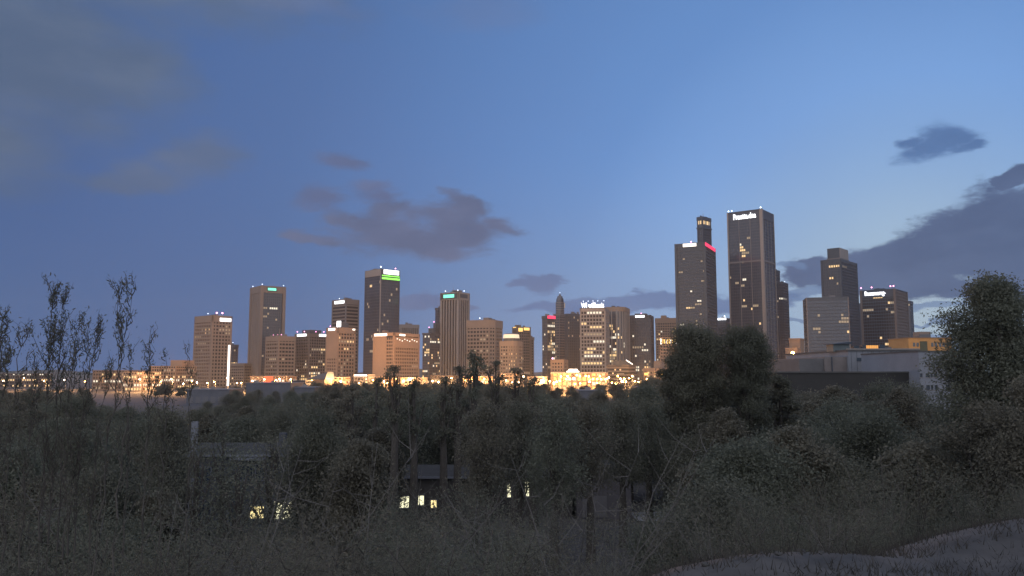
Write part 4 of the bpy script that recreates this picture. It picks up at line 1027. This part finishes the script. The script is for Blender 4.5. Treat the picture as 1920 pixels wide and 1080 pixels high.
# thin open trees before the middle towers
thin = [tree_meshes(110 + k, 17, 1.6, 8, 9, 11, 20, .12, LEAF[k % 3], .3) for k in range(3)]
low_thin = [tree_meshes(160 + k, 14.2, 2.5, 5.2, 12, 22, 50, .09, LEAF[k], .5) for k in range(3)]
for k, (px, yt, Y) in enumerate(((740, 662, 78), (888, 636, 74), (862, 668, 84), (930, 655, 90), (778, 690, 80), (968, 672, 86), (708, 690, 90), (1000, 690, 84), (660, 704, 80), (835, 686, 82))):
    p = at(px, yt, Y)
    lab = ('thin open tree before the wide tan block', 'tallest thin tree before the wide gridded block', 'thin leafy tree left of the tallest thin tree', 'thin tree before the drum-topped block', 'small thin tree right of the tan block',
           'thin tree with bare tip below the gold-lit brown tower', 'small thin tree at the foot of the black glass tower', 'small thin tree left of the gold arcade', 'small thin tree below the salmon tower', 'small thin tree at the foot of the white-ribbed tower')[k]
    tree_thing('slender_tree', lab, 'tree', thin[k % 3], (p.x, Y, .2), k * 1.7, (1, 1, (p.z - .2) / 17.0))
for k, (px, yt, Y) in enumerate(((318, 752, 66), (590, 748, 68), (915, 742, 66), (975, 738, 70), (1040, 740, 62), (1105, 745, 70), (1165, 742, 76), (1215, 740, 80))):
    p = at(px, yt, Y); zg = hill(p.x, Y)
    tree_thing('slender_tree', ('open-crowned tree left of the two-storey pale house', 'open-crowned tree right of the two-storey pale house', 'open-crowned tree left of the low centre house',
        'open-crowned tree before the low centre house', 'open-crowned tree right of the two pale lit windows', 'open-crowned tree before the grey garage', 'open-crowned tree at the right end of the garage', 'open-crowned tree over the pale driveway')[k], 'tree', low_thin[k % 3], (p.x, Y, zg), k * 2.1, (1, 1, (p.z - zg) / 14.2))
veil = [tree_meshes(170 + k, 9, 2.3, 1.6, 16, 11, 17, .085, LEAF[k], .7) for k in range(2)]
for k, (px, yt, Y, lab) in enumerate(((372, 800, 60, 'sparse small tree before the left end of the two-storey pale house'), (452, 822, 58, 'sparse small tree before the door of the two-storey pale house'), (512, 790, 64, 'sparse small tree before the roof corner of the two-storey pale house'), (420, 770, 74, 'sparse tree brushing the roof of the two-storey pale house'), (560, 800, 66, 'sparse tree right of the yellow window of the pale house'))):
    p = at(px, yt, Y); zg = hill(p.x, Y); k_ = (p.z - zg) / 9.2
    tree_thing('sparse_tree', lab, 'tree', veil[k % 2], (p.x, Y, zg), k * 1.9, (k_ * .9, k_ * .9, k_))
# woodland filling the hollow
wood = [tree_meshes(130 + k, 12, rr_w, 1.8, 12 + 3 * (k % 3), 24, 100, .095 + .015 * (k % 3), LEAF[k % 3], (.62, .48, .40)[k % 3], ex=.45) for k, rr_w in enumerate((3.0, 3.6, 2.6, 3.9, 3.3, 2.4))]
rw = random.Random(3)
def limit(px):
    for x, y in ((0, 722), (190, 728), (430, 752), (520, 732), (600, 724), (700, 718), (1020, 720), (1200, 728), (1440, 698), (1500, 693), (1722, 694), (1830, 730), (4000, 735)):
        if px <= x: return y
LBL = 'dark bushy tree in the unlit woodland between the hillside and the city'
placed = []
def wood_tree(px, Y, slack):
    yt = limit(px) + slack
    p = at(px, yt, Y); zg = hill(p.x, Y)
    h = p.z - zg
    if h < 3.5: return
    h = min(h, 15.5)
    s = h / 12.4
    wx = max(s, .62) * rw.uniform(.85, 1.2)
    tree_thing('woodland_tree', LBL, 'tree', wood[rw.randrange(6)], (p.x, Y, zg), rw.uniform(0, 6.28), (wx, wx, s), 'woodland trees in the hollow')
clear = ((330, 590, 40, 84), (896, 1048, 40, 94), (1075, 1240, 40, 98), (722, 815, 40, 94), (862, 905, 40, 94), (1725, 1795, 40, 80), (1870, 1920, 40, 80))
for Y, step, sl in ((46, 120, (150, 280)), (58, 100, (60, 180)), (74, 80, (35, 110)), (100, 58, (8, 50)), (132, 46, (2, 26)), (190, 42, (-4, 14)), (270, 36, (-5, 8)), (380, 36, (-6, 4))):
    px = -40 + rw.uniform(0, step)
    while px < 1960:
        YY = Y * rw.uniform(.9, 1.1)
        if not any(a < px < b and c < YY < d for a, b, c, d in clear) and not (YY > 140 and 1440 < px < 1840) and not (210 < px < 440 and YY > 230 and rw.random() < .6):
            wood_tree(px, YY, rw.uniform(*sl))
        px += step * rw.uniform(.75, 1.25)
# small dark bushes along the foot of the city
bush = tree_meshes(150, 5, 2.6, .6, 7, 20, 30, .22, LEAF[0], .34)
for k in range(46):
    px = 300 + 930 * (k + rw.uniform(-.4, .4)) / 45
    Y = rw.uniform(520, 600)
    p = at(px, 700, Y)
    s = rw.uniform(1.0, 2.0)
    tree_thing('street_tree', 'small dark tree silhouetted against the street lamps', 'tree', bush, (p.x, Y, 0), rw.uniform(0, 6), (s * 1.1, s * 1.1, s), 'small trees before the street lamps')

# hillside shrubs
def shrub_meshes(seed, H, Rr, nst, leaf, m, per=26, stem=.022, twig=M_bark, bare=.25):
    rs = np.random.RandomState(seed); rr = random.Random(seed)
    tb = MB(); C = []
    for k in range(nst):
        a = rr.uniform(0, 6.28); ln = H * rr.uniform(.6, 1.0); out = Rr * rr.uniform(.2, 1)
        pts = [Vector((math.cos(a) * out * f ** 1.3 + rr.gauss(0, .03 * H) * f, math.sin(a) * out * f ** 1.3 + rr.gauss(0, .03 * H) * f, ln * f - .3 * (1 - f))) for f in (0, .25, .5, .75, 1)]
        tb.tube(pts, [stem * 1.3, stem, stem * .75, stem * .5, stem * .2], 5)
        for _ in range(7 if per else 12):
            f = rr.uniform(.25, .95); i = int(f * 4); p = pts[i].lerp(pts[i + 1], f * 4 - i)
            d = Vector((rr.gauss(0, 1), rr.gauss(0, 1), rr.uniform(.3, 1.6))).normalized() * H * rr.uniform(.1, .26)
            tb.tube([p, p + d * .5 + Vector((0, 0, -.02 * H)), p + d], [stem * .45, stem * .3, stem * .12], 4)
            for q in range(per):
                f2 = rr.uniform(bare, 1.1); c = p + d * f2
                C.append((c.x + rr.gauss(0, .05 * H), c.y + rr.gauss(0, .05 * H), c.z + rr.gauss(0, .05 * H)))
    return tb.mesh('stems', twig), leaves_mesh('foliage', np.array(C), leaf, rs, m, aspect=.32) if per else None
def shrub_thing(label, meshes, loc, rz, s, group=None, name='shrub'):
    r = empty(name, loc, rz); r.scale = s; tag(r, label, 'shrub', group)
    link('stems', meshes[0], r)
    if meshes[1]: link('foliage', meshes[1], r)
    return r
shr = [shrub_meshes(200 + k, 3.2, 1.7, 14, .019 + .003 * (k % 3), LEAF[k % 3], 150) for k in range(5)]
for Y, step, ytr in ((9, 150, (985, 1075)), (13, 130, (930, 1040)), (19, 120, (870, 1000)), (27, 110, (830, 950)), (38, 105, (790, 900))):
    px = -60 + rw.uniform(0, step)
    while px < 1980:
        YY = Y * rw.uniform(.85, 1.15); yt = rw.uniform(*ytr)
        hide = any(a < px < b and yt < c for a, b, c in ((330, 580, 1000), (890, 1045, 960), (720, 815, 965), (860, 905, 950), (1070, 1270, 985), (1720, 1800, 960)))
        p = at(px, yt, YY); zg = hill(p.x, YY); h = p.z - zg
        if not hide and h > 1.2 and not (px > 1180 and YY < 14):
            h = min(h, 6.5); s = h / 3.2
            shrub_thing('dark leafy shrub on the slope of the near hillside', shr[rw.randrange(5)], (p.x, YY, zg), rw.uniform(0, 6.28), (max(s, .8), max(s, .8), s), 'shrubs on the near slope')
        px += step * rw.uniform(.7, 1.3)
# bushes that veil the lit windows
for k, (px, yt, Y) in enumerate(((556, 950, 40), (962, 930, 44), (1010, 934, 40), (760, 938, 42), (800, 938, 44), (888, 918, 42), (1774, 914, 36), (1908, 892, 34), (480, 945, 38))):
    p = at(px, yt, Y); zg = hill(p.x, Y); h = max(p.z - zg, 1.5)
    lab = ('open shrub veiling the yellow window of the pale house', 'open shrub veiling the left lit window of the centre house', 'open shrub veiling the right lit window of the centre house', 'open shrub before the leftmost lit pane of the dark house',
           'open shrub before the tiny lit pane of the dark house', 'open shrub before the narrow lit pane left of the centre house', 'open shrub veiling the tall narrow window below the right tree', 'open shrub before the dim window at the right edge', 'low shrub touching the orange window of the pale house')[k]
    shrub_thing(lab, shr[k % 5], (p.x, Y, zg), k * 1.3, (h / 4, h / 4, h / 3.2))
# pale bare shrubs
bare = [shrub_meshes(230 + k, 3.0, 2.4, 11, .04, LEAF[2], 0, .009, M_twig) for k in range(3)]
for k, (px, yt, Y, lab) in enumerate(((640, 822, 17, 'bare shrub with long pale arching branches left of centre'), (430, 790, 18, 'bare pale shrub before the two-storey pale house'), (1080, 790, 19, 'bare twiggy shrub before the grey garage'), (1130, 930, 15, 'low bare shrub right of the lit centre house'),
                                      (1010, 880, 17, 'fan of bare twigs under the pale lit windows'), (1340, 945, 9.5, 'small bare sapling on the edge of the near slope'), (1545, 920, 10.5, 'bare sapling leaning beside the path'), (280, 900, 15, 'thin bare shrub at the lower left'))):
    p = at(px, yt, Y); zg = hill(p.x, Y); h = max(p.z - zg, .8)
    shrub_thing(lab, bare[k % 3], (p.x, Y, zg), k * 1.1, (h / 3.2, h / 3.2, h / 3.0), name='bare_shrub')

# tall plume stems rising at the left, nearest things in view
def plume(label, px, yt, Y, seed, branches, lean=0.0, dens=1.0):
    rr = random.Random(seed); rs = np.random.RandomState(seed)
    yt = yt + 10; top = at(px, yt, Y); x0 = at(px - lean, 700, Y).x; zg = hill(x0, Y)
    r = empty('plume_shrub', (x0, Y, zg)); tag(r, label, 'shrub')
    tb = MB(); C = []; LN = []
    H = top.z - zg
    def twig(p, q, rad, leafy, n):
        ms = [p.lerp(q, f) + Vector((rr.gauss(0, .018), rr.gauss(0, .018), 0)) * (1 if 0 < f < 1 else 0) for f in (0, .3, .6, 1)]
        tb.tube(ms, [rad, rad * .8, rad * .55, rad * .25], 5)
        d = (q - p).normalized()
        for _ in range(n):
            f = 1 - (1 - leafy) * rr.random() ** .9
            c = p.lerp(q, f); sp_ = .012 + .05 * (1 - f) ** .5 * (q - p).length
            C.append((c.x + rr.gauss(0, sp_), c.y + rr.gauss(0, sp_), c.z + rr.gauss(0, .02))); LN.append(d * 1.1)
    base = Vector((0, 0, 0)); tip = Vector((top.x - x0, 0, H))
    sway = Vector((rr.uniform(-.13, .13), rr.uniform(-.1, .1), 0))
    mids = [base.lerp(tip, f) + sway * math.sin(math.pi * f) for f in (0, .2, .4, .6, .75, .88, 1)]
    for a_, b_, r_ in zip(mids, mids[1:], (.012, .011, .0095, .008, .006, .004)): twig(a_, b_, r_, .05, int((3, 6, 8, 10, 12, 16)[[.012, .011, .0095, .008, .006, .004].index(r_)] * dens))
    for k in range(int(branches * 1.3)):
        f = 1 - .55 * rr.random() ** 1.25; p = base.lerp(tip, f) + sway * math.sin(math.pi * f)
        a = rr.uniform(-1, 1); ln = H * (.045 + .13 * (1 - f)) * rr.uniform(.6, 1.3)
        q = p + Vector((a * ln * .5, rr.uniform(-.35, .35) * ln, ln * rr.uniform(.9, 1.15)))
        twig(p, q, .0045, .3, int(rr.randint(18, 28) * dens))
        for _ in range(2):
            p2 = p.lerp(q, rr.uniform(.25, .85)); q2 = p2 + Vector((rr.uniform(-.05, .05), rr.uniform(-.05, .05), rr.uniform(.06, .14)))
            twig(p2, q2, .003, .1, int(8 * dens))
    tb.build('stems', M_bark, r)
    link('foliage', leaves_mesh('foliage', np.array(C), .017, rs, M_plume, np.array([tuple(v) for v in LN]), .26), r)
for k, (px, yt, Y, br, lean, dens, lab) in enumerate((
    (100, 541, 7.2, 26, 8, 1.2, 'tallest thick plume of small leaves at the left'), (117, 556, 7.4, 22, 10, 1.1, 'plume grown against the tallest left plume'), (222, 539, 6.8, 11, 18, .9, 'slim upright plume left of the forked pair'),
    (248, 540, 6.9, 12, 52, .9, 'slim plume forking out to the right'), (150, 572, 8.0, 14, 4, 1, 'middle plume between the thick and the forked ones'), (44, 602, 7.6, 18, 2, 1, 'shorter plume left of the tallest plume'), (4, 604, 6.6, 22, -6, 1.2, 'plume cut by the left picture edge'),
    (284, 602, 7.4, 16, 6, 1, 'separate plume before the low city lights'), (166, 622, 7.6, 20, 0, 1.1, 'low dense plume under the middle plume'), (185, 610, 7.8, 14, 10, .9, 'low plume right of the dense one'), (70, 655, 7.0, 18, 8, 1.1, 'short plume at the foot of the tallest plume'),
    (310, 652, 7.6, 8, 14, .8, 'low thin plume right of the separate plume'), (242, 662, 7.7, 9, 6, .8, 'short thin plume between the forked and separate ones'), (355, 662, 8.2, 9, 4, .8, 'thin twig plume before the tan gridded tower'), (24, 640, 7.2, 18, 10, 1.1, 'short plume near the left picture edge'), (140, 655, 7.1, 18, -8, 1, 'short plume tucked behind the dense one'), (205, 668, 7.3, 14, 4, 1, 'stubby plume at the foot of the slim upright one'))):
    plume(lab, px, yt, Y, 300 + k, br, lean, dens * .6)

# dry grass on the near edge at the lower right
rs = np.random.RandomState(9)
n = 26000
gx = rs.uniform(-1, 11, n); gy = rs.uniform(3.5, 12.5, n)
V = []; Fc = []
for k in range(n):
    z = hill(gx[k], gy[k]); h = rs.uniform(.02, .10) * (2.2 if rs.rand() < .06 else 1); a = rs.uniform(0, 6.28); l = rs.normal(0, .05, 2)
    i = len(V); wd = .006
    V += [(gx[k] - math.cos(a) * wd, gy[k] - math.sin(a) * wd, z - .01), (gx[k] + math.cos(a) * wd, gy[k] + math.sin(a) * wd, z - .01), (gx[k] + l[0], gy[k] + l[1], z + h)]; Fc.append((i, i + 1, i + 2))
me = bpy.data.meshes.new('grass'); me.from_pydata(V, [], Fc); me.materials.append(mat('dry grass', (.062, .06, .052), .9, .3, 2, leaf=True))
o = link('grass', me, kind='stuff'); tag(o, 'short dry grass on the near hillside edge', 'grass')

stone_me = []
for k in range(4):
    b = MB().ball((0, 0, 0), 1, 7, 5, .55); r7 = random.Random(k)
    b.v = [v * r7.uniform(.75, 1.2) for v in b.v]
    stone_me.append(b.mesh('stone', mat('grey field stone', (.06, .06, .06), .95, .3, 4)))
rs7 = random.Random(21)
for k in range(34):
    x = rs7.uniform(1.2, 7.5); y = 6.0 + .47 * x + rs7.uniform(-1.6, .5); q = rs7.uniform(.012, .04)
    o = link('stone', stone_me[k % 4]); o.location = (x, y, hill(x, y) + q * .2); o.scale = (q * 1.2, q, q); o.rotation_euler = (0, 0, rs7.uniform(0, 6))
    tag(o, 'small grey stone lying on the bare near slope', 'stone', 'stones on the near slope')
